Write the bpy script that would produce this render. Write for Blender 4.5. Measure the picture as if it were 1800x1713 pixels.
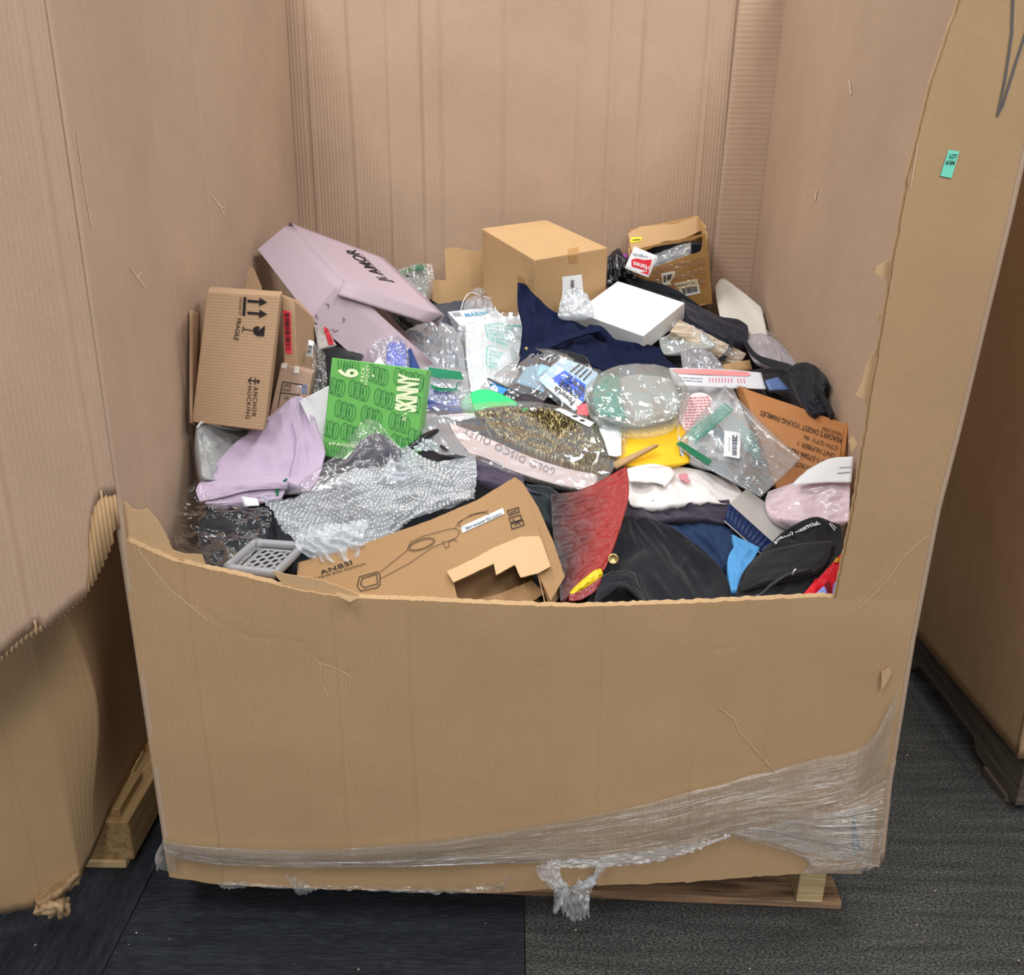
import bpy, bmesh, math, random
from mathutils import Vector, Matrix, noise
from mathutils.bvhtree import BVHTree
from mathutils.geometry import tessellate_polygon

for o in list(bpy.data.objects):
    bpy.data.objects.remove(o)
scene = bpy.context.scene
COL = scene.collection
R = random.Random(7)

# ------------------------------------------------------------------ camera
FPX, PITCH, YAW, ROLL = 1613.4, 0.354666, 0.00153, 0.01424
CAM = Vector((-0.03135, -1.23894, 1.29123))
_cp, _sp, _c, _s = math.cos(PITCH), math.sin(PITCH), math.cos(YAW), math.sin(YAW)
FWD = Vector((_s * _cp, _c * _cp, -_sp))
_r = Vector((_c, -_s, 0)); _u = _r.cross(FWD)
RIGHT = math.cos(ROLL) * _r + math.sin(ROLL) * _u
UP = -math.sin(ROLL) * _r + math.cos(ROLL) * _u
cd = bpy.data.cameras.new('camera'); cam = bpy.data.objects.new('camera', cd); COL.objects.link(cam)
cd.sensor_fit = 'HORIZONTAL'; cd.sensor_width = 36.0; cd.lens = FPX / 1800 * 36.0
cd.clip_start = 0.02; cd.clip_end = 60
M = Matrix((RIGHT, UP, -FWD)).transposed().to_4x4(); M.translation = CAM
cam.matrix_world = M
scene.camera = cam

# ------------------------------------------------------------------ light
w = bpy.data.worlds.new('room_ambient'); scene.world = w; w.use_nodes = True
w.node_tree.nodes['Background'].inputs[0].default_value = (0.93, 0.97, 1.0, 1)
w.node_tree.nodes['Background'].inputs[1].default_value = 0.38
def ceiling_lamp(x, y, sx, sy, watts):
    l = bpy.data.lights.new('ceiling_panel_offscreen', 'AREA'); l.shape = 'RECTANGLE'; l.size = sx; l.size_y = sy
    l.energy = watts; l.color = (1.0, 0.98, 0.955)
    o = bpy.data.objects.new('ceiling_panel_offscreen', l); COL.objects.link(o); o.location = (x, y, 3.1)
for (x, y) in ((-0.9, -1.5), (1.1, -1.5), (-0.9, 0.6), (1.1, 0.6), (0.1, -3.4)):
    ceiling_lamp(x, y, 0.6, 1.2, 50 if y < -3 else 32)
scene.view_settings.view_transform = 'Standard'
scene.view_settings.look = 'None'
scene.view_settings.exposure = 0.18
scene.view_settings.gamma = 1.0
scene.view_settings.use_curve_mapping = False

# ------------------------------------------------------------------ geometry helpers
def ray(px, py):
    return (px - 900) / FPX * RIGHT - (py - 856.5) / FPX * UP + FWD
def PY(px, py, y):
    d = ray(px, py); return CAM + d * ((y - CAM.y) / d.y)
def PZ(px, py, z):
    d = ray(px, py); return CAM + d * ((z - CAM.z) / d.z)
def PX(px, py, x):
    d = ray(px, py); return CAM + d * ((x - CAM.x) / d.x)
Z0, KS = 0.60, 0.25                      # the heap's mean slope: z = Z0 + KS*y
def PS(px, py, h=0.0):
    d = ray(px, py)
    return CAM + d * ((Z0 + h + KS * CAM.y - CAM.z) / (d.z - KS * d.y))
def srgb(r, g, b):
    f = lambda c: (c / 255 / 12.92) if c / 255 <= 0.04045 else ((c / 255 + 0.055) / 1.055) ** 2.4
    return (f(r), f(g), f(b), 1.0)

BVH = {}
SOFT, SOLID = {}, set()
def mk(name, verts, faces, mat, parent=None, smooth=True, uvs=None, kind=None):
    me = bpy.data.meshes.new(name)
    me.from_pydata([tuple(v) for v in verts], [], faces)
    if uvs:
        l = me.uv_layers.new(name='UVMap')
        for p in me.polygons:
            for li in p.loop_indices:
                l.data[li].uv = uvs[me.loops[li].vertex_index]
    if smooth:
        me.polygons.foreach_set('use_smooth', [True] * len(me.polygons))
    me.validate()
    if mat: me.materials.append(mat)
    o = bpy.data.objects.new(name, me); COL.objects.link(o)
    if parent:
        o.parent = parent
        o.matrix_parent_inverse = parent.matrix_world.inverted()
    if kind: o['kind'] = kind
    BVH[o.name] = (verts, faces)
    return o
def bvh_of(objs):
    vs, fs = [], []
    for o in (objs if isinstance(objs, (list, tuple)) else [objs]):
        v, f = BVH[o.name]; n = len(vs)
        vs += [Vector(q) for q in v]; fs += [tuple(i + n for i in g) for g in f]
    return BVHTree.FromPolygons(vs, fs)
def thing(name, label, cat, loc=(0, 0, 0), group=None):
    e = bpy.data.objects.new(name, None); COL.objects.link(e)
    e.empty_display_size = 0.05
    e.location = loc; e.matrix_world = Matrix.Translation(loc)
    e['label'] = label; e['category'] = cat
    if group: e['group'] = group
    return e
def tag(o, label, cat, group=None):
    o['label'] = label; o['category'] = cat
    if group: o['group'] = group
    return o
def solidify(o, t, offset=-1.0):
    m = o.modifiers.new('thickness', 'SOLIDIFY'); m.thickness = t; m.offset = offset
    m.use_even_offset = False
    return o
def bevel(o, wd, seg=2, ang=35):
    m = o.modifiers.new('edge', 'BEVEL'); m.width = wd; m.segments = seg
    m.limit_method = 'ANGLE'; m.angle_limit = math.radians(ang)
    return o
def nz(x, y, z=0.0): return noise.noise(Vector((x, y, z)))
def fbm(x, y, z, oct=3):
    a, s, f = 1.0, 0.0, 1.0
    for _ in range(oct):
        s += a * noise.noise(Vector((x * f, y * f, z + f))); a *= 0.5; f *= 2.0
    return s
def ridge(x, y, z, oct=3):
    a, s, f = 1.0, 0.0, 1.0
    for _ in range(oct):
        s += a * (0.5 - abs(noise.noise(Vector((x * f, y * f, z + 3.1 * f))))) * 2; a *= 0.5; f *= 1.9
    return s - 1.0

def crom(P, t):
    n = len(P) - 1
    if n == 0: return P[0]
    x = min(max(t, 0.0), 1.0) * n; i = min(int(x), n - 1); f = x - i
    p1, p2 = P[i], P[i + 1]
    p0 = P[i - 1] if i > 0 else p1 * 2 - p2
    p3 = P[i + 2] if i + 2 <= n else p2 * 2 - p1
    return 0.5 * ((2 * p1) + (p2 - p0) * f + (2 * p0 - 5 * p1 + 4 * p2 - p3) * f * f + (3 * p1 - p0 - 3 * p2 + p3) * f ** 3)
def cpoints(rows, mode):
    out = []
    for r in rows:
        q = []
        for c in r:
            if mode == 'y': q.append(PY(*c))
            elif mode == 'h': q.append(PS(*c))
            else: q.append(Vector(c))
        out.append(q)
    return out
def sample(rows, mode, nu, nv):
    C = cpoints(rows, mode)
    return [[crom([crom(r, i / nu) for r in C], j / nv) for i in range(nu + 1)] for j in range(nv + 1)]
def grid_normals(G):
    nv, nu = len(G), len(G[0]); N = []
    for j in range(nv):
        row = []
        for i in range(nu):
            a = G[j][min(i + 1, nu - 1)] - G[j][max(i - 1, 0)]
            b = G[min(j + 1, nv - 1)][i] - G[max(j - 1, 0)][i]
            n = a.cross(b)
            n = n.normalized() if n.length > 1e-12 else Vector((0, 0, 1))
            if n.dot(CAM - G[j][i]) < 0: n = -n
            row.append(n)
        N.append(row)
    return N
def wrinkle(style, u, v, P, amp, fx, fy, seed, edge):
    if amp == 0: return 0.0
    if style == 'cloth':
        s = fbm(u * fx, v * fy, seed, 3) + 0.5 * ridge(u * fx * 0.7 + 3, v * fy * 0.7, seed + 5, 2)
    elif style == 'fold':
        s = 1.1 * ridge(u * fx + .5 * math.sin(v * 3.5 + seed), v * fy * .5, seed, 1) + .55 * ridge(u * fx * 1.7 - v * fy * .8, v * fy * .5 + 2, seed + 7, 2) + .3 * fbm(u * fx * 2, v * fy * 2, seed, 2)
    elif style == 'film':
        s = ridge(u * fx, v * fy, seed, 4) * 1.1
    elif style == 'paper':
        s = fbm(u * fx, v * fy, seed, 2)
    else:
        s = math.sin(u * fx * math.tau) * 0.8 + 0.5 * nz(u * fx, v * fy, seed)
    return amp * s * edge
def surf(name, rows, mat, parent=None, mode='y', nu=36, nv=28, style='cloth', amp=0.006, fx=4.0, fy=4.0,
         seed=0.0, thick=0.002, back=0.0, edge_free=True, smooth=True, belly=0.0, uvscale=None, ragged=0.0):
    """free-form sheet through control points; back>0 closes it into a filled body of that depth"""
    G = sample(rows, mode, nu, nv); N = grid_normals(G)
    V, UV = [], []
    for j in range(nv + 1):
        for i in range(nu + 1):
            u, v = i / nu, j / nv
            e = 1.0 if (edge_free and back == 0) else min(1.0, 6 * min(u, 1 - u, v, 1 - v) + 0.25)
            d = wrinkle(style, u, v, G[j][i], amp, fx, fy, seed, e)
            if belly: d += belly * (16 * u * (1 - u) * v * (1 - v)) ** 0.6
            p = G[j][i] + N[j][i] * d
            if ragged and (i in (0, nu) or j in (0, nv)):
                p = p + Vector((nz(u * 40, v * 40, seed), nz(u * 40, v * 40, seed + 9), nz(u * 40, v * 40, seed + 4))) * ragged
            V.append(p); UV.append((u, v))
    W = nu + 1
    Fc = [(j * W + i, j * W + i + 1, (j + 1) * W + i + 1, (j + 1) * W + i) for j in range(nv) for i in range(nu)]
    ntop = len(V); bk = {}
    if back > 0:
        av = Vector((0, 0, 0))
        for r in N:
            for n in r: av += n
        av.normalize()
        bd = (-av + Vector((0, 0, -0.6))).normalized()
        idx = {}
        for j in range(nv + 1):
            for i in range(nu + 1):
                u, v = i / nu, j / nv
                if i in (0, nu) or j in (0, nv): idx[(i, j)] = j * W + i
                else:
                    pr = (16 * u * (1 - u) * v * (1 - v)) ** 0.4
                    idx[(i, j)] = len(V); bk[len(V)] = j * W + i; V.append(G[j][i] + bd * back * pr); UV.append((u, v))
        for j in range(nv):
            for i in range(nu):
                Fc.append((idx[(i, j)], idx[(i, j + 1)], idx[(i + 1, j + 1)], idx[(i + 1, j)]))
    o = mk(name, V, Fc, mat, parent, smooth, UV)
    BVH[o.name] = (V[:ntop], Fc[:nu * nv]); SOFT[o.name] = (nu, nv, bk)
    if back == 0 and thick > 0: solidify(o, thick, 0.0)
    return o
def quad_grid(a, b, c, d, nu, nv, amp=0.0, f=8.0, seed=0.0):
    """a top-left, b top-right, c bottom-right, d bottom-left"""
    V = []
    n = (b - a).cross(d - a)
    n = n.normalized() if n.length > 1e-12 else Vector((0, 0, 1))
    for j in range(nv + 1):
        for i in range(nu + 1):
            u, v = i / nu, j / nv
            p = (a * (1 - u) + b * u) * (1 - v) + (d * (1 - u) + c * u) * v
            if amp:
                e = min(1.0, 8 * min(u, 1 - u, v, 1 - v))
                p = p + n * amp * e * fbm(p.x * f, p.y * f + p.z * f, seed)
            V.append(p)
    F = [(j * (nu + 1) + i, j * (nu + 1) + i + 1, (j + 1) * (nu + 1) + i + 1, (j + 1) * (nu + 1) + i) for j in range(nv) for i in range(nu)]
    UV = [((i / nu) * (b - a).length, (j / nv) * (d - a).length) for j in range(nv + 1) for i in range(nu + 1)]
    return V, F, UV
def panel(name, q, mat, parent=None, t=0.004, n=6, amp=0.0012, seed=0.0, off=-1.0):
    V, F, UV = quad_grid(*q, n, n, amp, 9.0, seed)
    o = mk(name, V, F, mat, parent, True, UV)
    # push thickness away from the viewer
    nn = (q[1] - q[0]).cross(q[3] - q[0])
    solidify(o, t, -1.0 if nn.dot(CAM - q[0]) > 0 else 1.0)
    return o
def hexa(name, fr, bk, mat, parent=None, n=6, amp=0.0015, seed=0.0, skip=(), bev=0.002):
    """carton body: fr/bk = front/back quads (TL, TR, BR, BL)"""
    faces = {'front': (fr[0], fr[1], fr[2], fr[3]), 'back': (bk[1], bk[0], bk[3], bk[2]),
             'top': (bk[0], bk[1], fr[1], fr[0]), 'bottom': (fr[3], fr[2], bk[2], bk[3]),
             'left': (bk[0], fr[0], fr[3], bk[3]), 'right': (fr[1], bk[1], bk[2], fr[2])}
    V, F, UV = [], [], []
    key = {}
    cen = sum((Vector(p) for p in list(fr) + list(bk)), Vector()) / 8
    for k, q in faces.items():
        if k in skip: continue
        v, f, uv = quad_grid(*q, n, n, amp, 9.0, seed)
        fn = (v[f[0][1]] - v[f[0][0]]).cross(v[f[0][3]] - v[f[0][0]])
        mid = sum((p for p in q), Vector()) / 4
        flip = fn.dot(mid - cen) < 0
        m = []
        for p, t in zip(v, uv):
            kk = (round(p.x, 5), round(p.y, 5), round(p.z, 5))
            if kk not in key: key[kk] = len(V); V.append(p); UV.append(t)
            m.append(key[kk])
        F += [tuple(m[i] for i in (reversed(g) if flip else g)) for g in f]
    F = [g for g in F if len(set(g)) == 4]
    o = mk(name, V, F, mat, parent, False, UV)
    o.data.polygons.foreach_set('use_smooth', [True] * len(o.data.polygons)); o.data.set_sharp_from_angle(angle=math.radians(40))
    if bev and not skip: bevel(o, bev, 2, 40)
    if skip: solidify(o, 0.004, -1.0)
    else: SOLID.add(o.name)
    return o
def obox(pos, m, dims):
    """fitted carton pose -> front and back quads"""
    p = Vector(pos); A = [Vector((m[0][k], m[1][k], m[2][k])) * dims[k] for k in range(3)]
    c = lambda i, j, k: p + A[0] * i + A[1] * j + A[2] * k
    return (c(0, 0, 1), c(1, 0, 1), c(1, 0, 0), c(0, 0, 0)), (c(0, 1, 1), c(1, 1, 1), c(1, 1, 0), c(0, 1, 0))
def plane_pts(poly, pl):
    p0, n = pl; out = []
    for (x, y) in poly:
        d = ray(x, y); out.append(CAM + d * ((p0 - CAM).dot(n) / d.dot(n)))
    return out
def plane3(a, b, c): return (a, (b - a).cross(c - a).normalized())
def poly_panel(name, outer, holes, pl, mat, parent=None, t=0.004, jag=0.0, seed=0):
    def rag(P):
        if not jag: return P
        q = []
        for i, a in enumerate(P):
            b = P[(i + 1) % len(P)]; L = math.hypot(b[0] - a[0], b[1] - a[1]); k = max(1, int(L / 7))
            for j in range(k):
                f = j / k; r = jag if j else 0
                q.append((a[0] + (b[0] - a[0]) * f + r * nz(a[0] * .13 + j * .9, a[1] * .1, seed), a[1] + (b[1] - a[1]) * f + r * nz(a[0] * .11, a[1] * .17 + j * .8, seed + 4)))
        return q
    loops = [plane_pts(rag(outer), pl)] + [plane_pts(rag(h), pl) for h in holes]
    V = [p for l in loops for p in l]
    F = [tuple(f) for f in tessellate_polygon(loops)]
    n = pl[1] if pl[1].dot(CAM - pl[0]) > 0 else -pl[1]
    F2 = []
    for f in F:
        fn = (V[f[1]] - V[f[0]]).cross(V[f[2]] - V[f[0]])
        F2.append(f if fn.dot(n) > 0 else tuple(reversed(f)))
    ex = plane3(V[0], V[1], V[2]); ax = (V[1] - V[0]).normalized(); ay = n.cross(ax)
    UV = [((p - V[0]).dot(ax), (p - V[0]).dot(ay)) for p in V]
    o = mk(name, V, F2, mat, parent, False, UV)
    if t: solidify(o, t, -1.0)
    return o
def tube(name, pts, r, mat, parent=None, seg=8, n=None, flat=1.0, taper=False):
    P = [Vector(p) for p in pts]
    n = n or max(6, 6 * (len(P) - 1))
    C = [crom(P, i / n) for i in range(n + 1)]
    V, F, UV = [], [], []
    up = Vector((0, 0, 1))
    for i, c in enumerate(C):
        t = (C[min(i + 1, n)] - C[max(i - 1, 0)])
        t = t.normalized() if t.length > 1e-9 else Vector((1, 0, 0))
        s = t.cross(up)
        s = s.normalized() if s.length > 1e-4 else Vector((1, 0, 0))
        b = s.cross(t)
        rr = r * (1 - 0.75 * i / n) if taper else r
        for k in range(seg):
            a = k / seg * math.tau
            V.append(c + s * math.cos(a) * rr + b * math.sin(a) * rr * flat); UV.append((i / n, k / seg))
    for i in range(n):
        for k in range(seg):
            k2 = (k + 1) % seg
            F.append((i * seg + k, i * seg + k2, (i + 1) * seg + k2, (i + 1) * seg + k))
    F.append(tuple(range(seg - 1, -1, -1))); F.append(tuple(n * seg + k for k in range(seg)))
    return mk(name, V, F, mat, parent, True, UV)
def box(name, lo, hi, mat, parent=None, bev=0.0, n=1, rz=0.0, piv=None):
    x0, y0, z0 = lo; x1, y1, z1 = hi
    V = [Vector(p) for p in ((x0, y0, z0), (x1, y0, z0), (x1, y1, z0), (x0, y1, z0), (x0, y0, z1), (x1, y0, z1), (x1, y1, z1), (x0, y1, z1))]
    if rz:
        pv = Vector(piv or V[0]); m = Matrix.Rotation(rz, 3, 'Z'); V = [pv + m @ (p - pv) for p in V]
    F = [(0, 3, 2, 1), (4, 5, 6, 7), (0, 1, 5, 4), (1, 2, 6, 5), (2, 3, 7, 6), (3, 0, 4, 7)]
    o = mk(name, V, F, mat, parent, False)
    if bev: bevel(o, bev)
    return o

# ---- print on surfaces: flat shapes laid onto a built surface
def _bil(q, u, v):
    return ((q[0][0] * (1 - u) + q[1][0] * u) * (1 - v) + (q[3][0] * (1 - u) + q[2][0] * u) * v,
            (q[0][1] * (1 - u) + q[1][1] * u) * (1 - v) + (q[3][1] * (1 - u) + q[2][1] * u) * v)
def lay(name, uvv, faces, quad, target, mat, parent, off=0.0012):
    """uvv in the unit square (v downwards) -> points on the target surface"""
    T = target if isinstance(target, BVHTree) else bvh_of(target)
    if isinstance(target, bpy.types.Object) and parent and target.parent == parent and not any(k in name for k in ('label', 'sticker', 'tape', 'patch', 'strip', 'band', 'block', 'seal', 'tab', 'corner', 'panel', 'logo', 'split')):
        parent = target                     # print belongs to the face it is printed on
    V, hit = [], []
    for (u, v) in uvv:
        x, y = _bil(quad, u, v); d = ray(x, y).normalized()
        loc, n, _, _ = T.ray_cast(CAM, d)
        if loc is None: V.append(None); continue
        if n.dot(d) > 0: n = -n
        V.append(loc + n * off - d * off * 0.5)
    F = [f for f in faces if all(V[i] is not None for i in f)]
    if not F: return None
    used = sorted({i for f in F for i in f}); mp = {k: i for i, k in enumerate(used)}
    VV = [V[k] for k in used]
    FF = []
    for f in F:
        g = tuple(mp[i] for i in f)
        n = (VV[g[1]] - VV[g[0]]).cross(VV[g[2]] - VV[g[0]])
        FF.append(g if n.dot(CAM - VV[g[0]]) > 0 else tuple(reversed(g)))
    return mk(name, VV, FF, mat, parent, False, [uvv[k] for k in used])
_TX = {}
def text_mesh(s, bold=0.0, space=1.0):
    k = (s, bold, space)
    if k in _TX: return _TX[k]
    cu = bpy.data.curves.new('t', 'FONT'); cu.body = s; cu.offset = bold; cu.space_character = space
    cu.resolution_u = 3; cu.fill_mode = 'FRONT'
    ob = bpy.data.objects.new('t', cu)
    me = bpy.data.meshes.new_from_object(ob)
    V = [(v.co.x, v.co.y) for v in me.vertices]; F = [tuple(p.vertices) for p in me.polygons]
    bpy.data.objects.remove(ob); bpy.data.curves.remove(cu); bpy.data.meshes.remove(me)
    x0, x1 = min(v[0] for v in V), max(v[0] for v in V); y0, y1 = min(v[1] for v in V), max(v[1] for v in V)
    _TX[k] = ([((v[0] - x0) / (x1 - x0), 1 - (v[1] - y0) / max(1e-6, y1 - y0)) for v in V], F)
    return _TX[k]
def text(s, quad, target, mat, parent, bold=0.0, space=1.0, off=0.0012, name='lettering'):
    V, F = text_mesh(s, bold, space)
    return lay(name, V, F, quad, target, mat, parent, off)
def gridded(n=4, m=4, circ=False):
    V = [(i / n, j / m) for j in range(m + 1) for i in range(n + 1)]
    F = [(j * (n + 1) + i, j * (n + 1) + i + 1, (j + 1) * (n + 1) + i + 1, (j + 1) * (n + 1) + i) for j in range(m) for i in range(n)]
    return V, F
def patch(name, quad, target, mat, parent, off=0.0008, n=6, m=6):
    V, F = gridded(n, m); return lay(name, V, F, quad, target, mat, parent, off)
def bars(seed, n=30, y0=0.0, y1=1.0):
    r = random.Random(seed); V, F, x = [], [], 0.0
    ws = [(r.choice((1, 1, 2, 3)), r.choice((1, 1, 2))) for _ in range(n)]
    tot = sum(a + b for a, b in ws)
    for a, b in ws:
        k = len(V); V += [(x, y0), (x + a / tot, y0), (x + a / tot, y1), (x, y1)]; F.append((k, k + 1, k + 2, k + 3)); x += (a + b) / tot
    return V, F
def rects(L):
    V, F = [], []
    for (x0, y0, x1, y1) in L:
        k = len(V); V += [(x0, y0), (x1, y0), (x1, y1), (x0, y1)]; F.append((k, k + 1, k + 2, k + 3))
    return V, F
def textlines(seed, rows, words=5, h=0.5):
    r = random.Random(seed); L = []
    for j in range(rows):
        x = 0.0
        while x < 1:
            wd = r.uniform(.05, 1.2 / words); L.append((x, (j + .25) / rows, min(1, x + wd), (j + .25 + h) / rows)); x += wd + .035
    return rects(L)
def strokes(polys, w):
    """2-D polylines in the unit square -> thin ribbons"""
    V, F = [], []
    for P in polys:
        for i in range(len(P) - 1):
            (ax, ay), (bx, by) = P[i], P[i + 1]; dx, dy = bx - ax, by - ay; L = math.hypot(dx, dy) or 1
            ox, oy = -dy / L * w / 2, dx / L * w / 2; ex, ey = dx / L * w * .4, dy / L * w * .4; k = len(V)
            V += [(ax + ox - ex, ay + oy - ey), (bx + ox + ex, by + oy + ey), (bx - ox + ex, by - oy + ey), (ax - ox - ex, ay - oy - ey)]; F.append((k, k + 1, k + 2, k + 3))
    return V, F
def ell(cx, cy, rx, ry, n=18, a0=0.0, a1=math.tau, rot=0.0):
    o = []
    for i in range(n + 1):
        a = a0 + (a1 - a0) * i / n; x, y = rx * math.cos(a), ry * math.sin(a)
        o.append((cx + x * math.cos(rot) - y * math.sin(rot), cy + x * math.sin(rot) + y * math.cos(rot)))
    return o
def draw(name, px_lines, w, target, mat, parent, off=0.0012):
    """line drawing given by pixel polylines, printed on the target surface"""
    T = target
    if name in ('scuff', 'marker_stroke') and not isinstance(T, BVHTree): T = bvh_of(target)
    for l in (px_lines if name in ('scuff', 'marker_stroke', 'slot_shade') else [px_lines]):
        if name == 'scuff':
            q = []
            for (a, b) in zip(l, l[1:]):
                k = max(2, int(math.hypot(b[0] - a[0], b[1] - a[1]) / 6))
                q += [(a[0] + (b[0] - a[0]) * i / k + 1.6 * nz(a[0] + i, a[1] * .1, 1), a[1] + (b[1] - a[1]) * i / k + 1.6 * nz(a[0] * .1, a[1] + i, 5)) for i in range(k)]
            l = q + [l[-1]]
        V, F = strokes([l] if l is not px_lines else l, w)
        o = lay(name, V, F, ((0, 0), (1, 0), (1, 1), (0, 1)), T, mat, parent, off)
    return o
def fillpx(name, poly, target, mat, parent, off=0.001, jag=0):
    P = [Vector((x, y, 0)) for x, y in poly]
    F = [tuple(f) for f in tessellate_polygon([P])]
    return lay(name, [(p.x, p.y) for p in P], F, ((0, 0), (1, 0), (1, 1), (0, 1)), target, mat, parent, off)

# ------------------------------------------------------------------ materials
def nodes(name):
    m = bpy.data.materials.new(name); m.use_nodes = True
    nt = m.node_tree; b = nt.nodes['Principled BSDF']
    return m, nt, b
def plain(name, col, rough=0.6, spec=0.4, metal=0.0, var=0.08, vs=25.0, bump=0.0, bs=120.0, sheen=0.0, coord='Object', aniso=None):
    m, nt, b = nodes(name)
    c = srgb(*col)
    tc = nt.nodes.new('ShaderNodeTexCoord'); mp = nt.nodes.new('ShaderNodeMapping')
    nt.links.new(tc.outputs[coord], mp.inputs[0])
    if aniso: mp.inputs['Scale'].default_value = aniso
    n = nt.nodes.new('ShaderNodeTexNoise'); n.inputs['Scale'].default_value = vs; n.inputs['Detail'].default_value = 4
    nt.links.new(mp.outputs[0], n.inputs['Vector'])
    mx = nt.nodes.new('ShaderNodeMix'); mx.data_type = 'RGBA'
    mx.inputs['A'].default_value = tuple(x * (1 - var) for x in c[:3]) + (1,)
    mx.inputs['B'].default_value = tuple(min(1, x * (1 + var)) for x in c[:3]) + (1,)
    nt.links.new(n.outputs['Fac'], mx.inputs['Factor']); nt.links.new(mx.outputs['Result'], b.inputs['Base Color'])
    b.inputs['Roughness'].default_value = rough; b.inputs['Specular IOR Level'].default_value = spec; b.inputs['Metallic'].default_value = metal
    if sheen: b.inputs['Sheen Weight'].default_value = sheen
    if bump:
        n2 = nt.nodes.new('ShaderNodeTexNoise'); n2.inputs['Scale'].default_value = bs; n2.inputs['Detail'].default_value = 3
        nt.links.new(mp.outputs[0], n2.inputs['Vector'])
        bp = nt.nodes.new('ShaderNodeBump'); bp.inputs['Strength'].default_value = bump; bp.inputs['Distance'].default_value = 0.002
        nt.links.new(n2.outputs['Fac'], bp.inputs['Height']); nt.links.new(bp.outputs[0], b.inputs['Normal'])
    return m
def cardboard(name, col, flute=0.0, axis=0, coord='UV', pitch=0.008, var=0.10, rough=0.85, scuff=0.5):
    m, nt, b = nodes(name)
    c = srgb(*col); L = nt.links.new
    tc = nt.nodes.new('ShaderNodeTexCoord'); sep = nt.nodes.new('ShaderNodeSeparateXYZ'); L(tc.outputs[coord], sep.inputs[0])
    n1 = nt.nodes.new('ShaderNodeTexNoise'); n1.inputs['Scale'].default_value = 3.0; n1.inputs['Detail'].default_value = 9; n1.inputs['Roughness'].default_value = 0.68; L(tc.outputs['Object'], n1.inputs['Vector'])
    mp = nt.nodes.new('ShaderNodeMapping'); mp.inputs['Scale'].default_value = (260, 260, 150); L(tc.outputs['Object'], mp.inputs[0])
    n2 = nt.nodes.new('ShaderNodeTexNoise'); n2.inputs['Scale'].default_value = 1.0; n2.inputs['Detail'].default_value = 5; L(mp.outputs[0], n2.inputs['Vector'])
    ad = nt.nodes.new('ShaderNodeMath'); ad.operation = 'MULTIPLY_ADD'; ad.inputs[1].default_value = 0.35
    L(n2.outputs['Fac'], ad.inputs[0]); L(n1.outputs['Fac'], ad.inputs[2])
    mr = nt.nodes.new('ShaderNodeMapRange'); mr.inputs['From Min'].default_value = 0.35; mr.inputs['From Max'].default_value = 1.0; L(ad.outputs[0], mr.inputs['Value'])
    mx = nt.nodes.new('ShaderNodeMix'); mx.data_type = 'RGBA'
    mx.inputs['A'].default_value = tuple(x * (1 - var) for x in c[:3]) + (1,)
    mx.inputs['B'].default_value = tuple(min(1, x * (1 + var)) for x in c[:3]) + (1,)
    L(mr.outputs[0], mx.inputs['Factor']); L(mx.outputs['Result'], b.inputs['Base Color'])
    b.inputs['Roughness'].default_value = rough; b.inputs['Specular IOR Level'].default_value = 0.25
    bp = nt.nodes.new('ShaderNodeBump'); bp.inputs['Strength'].default_value = 0.4; bp.inputs['Distance'].default_value = 0.0012
    h = n2.outputs['Fac']
    if flute:
        mu = nt.nodes.new('ShaderNodeMath'); mu.operation = 'MULTIPLY'; mu.inputs[1].default_value = math.tau / pitch; L(sep.outputs[axis], mu.inputs[0])
        wob = nt.nodes.new('ShaderNodeMath'); wob.operation = 'MULTIPLY_ADD'; wob.inputs[1].default_value = 2.0; L(n1.outputs['Fac'], wob.inputs[0]); L(mu.outputs[0], wob.inputs[2])
        sn = nt.nodes.new('ShaderNodeMath'); sn.operation = 'SINE'; L(wob.outputs[0], sn.inputs[0])
        ma = nt.nodes.new('ShaderNodeMath'); ma.operation = 'MULTIPLY_ADD'; ma.inputs[1].default_value = flute; L(sn.outputs[0], ma.inputs[0]); L(h, ma.inputs[2]); h = ma.outputs[0]
    L(h, bp.inputs['Height']); L(bp.outputs[0], b.inputs['Normal'])
    return m
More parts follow.
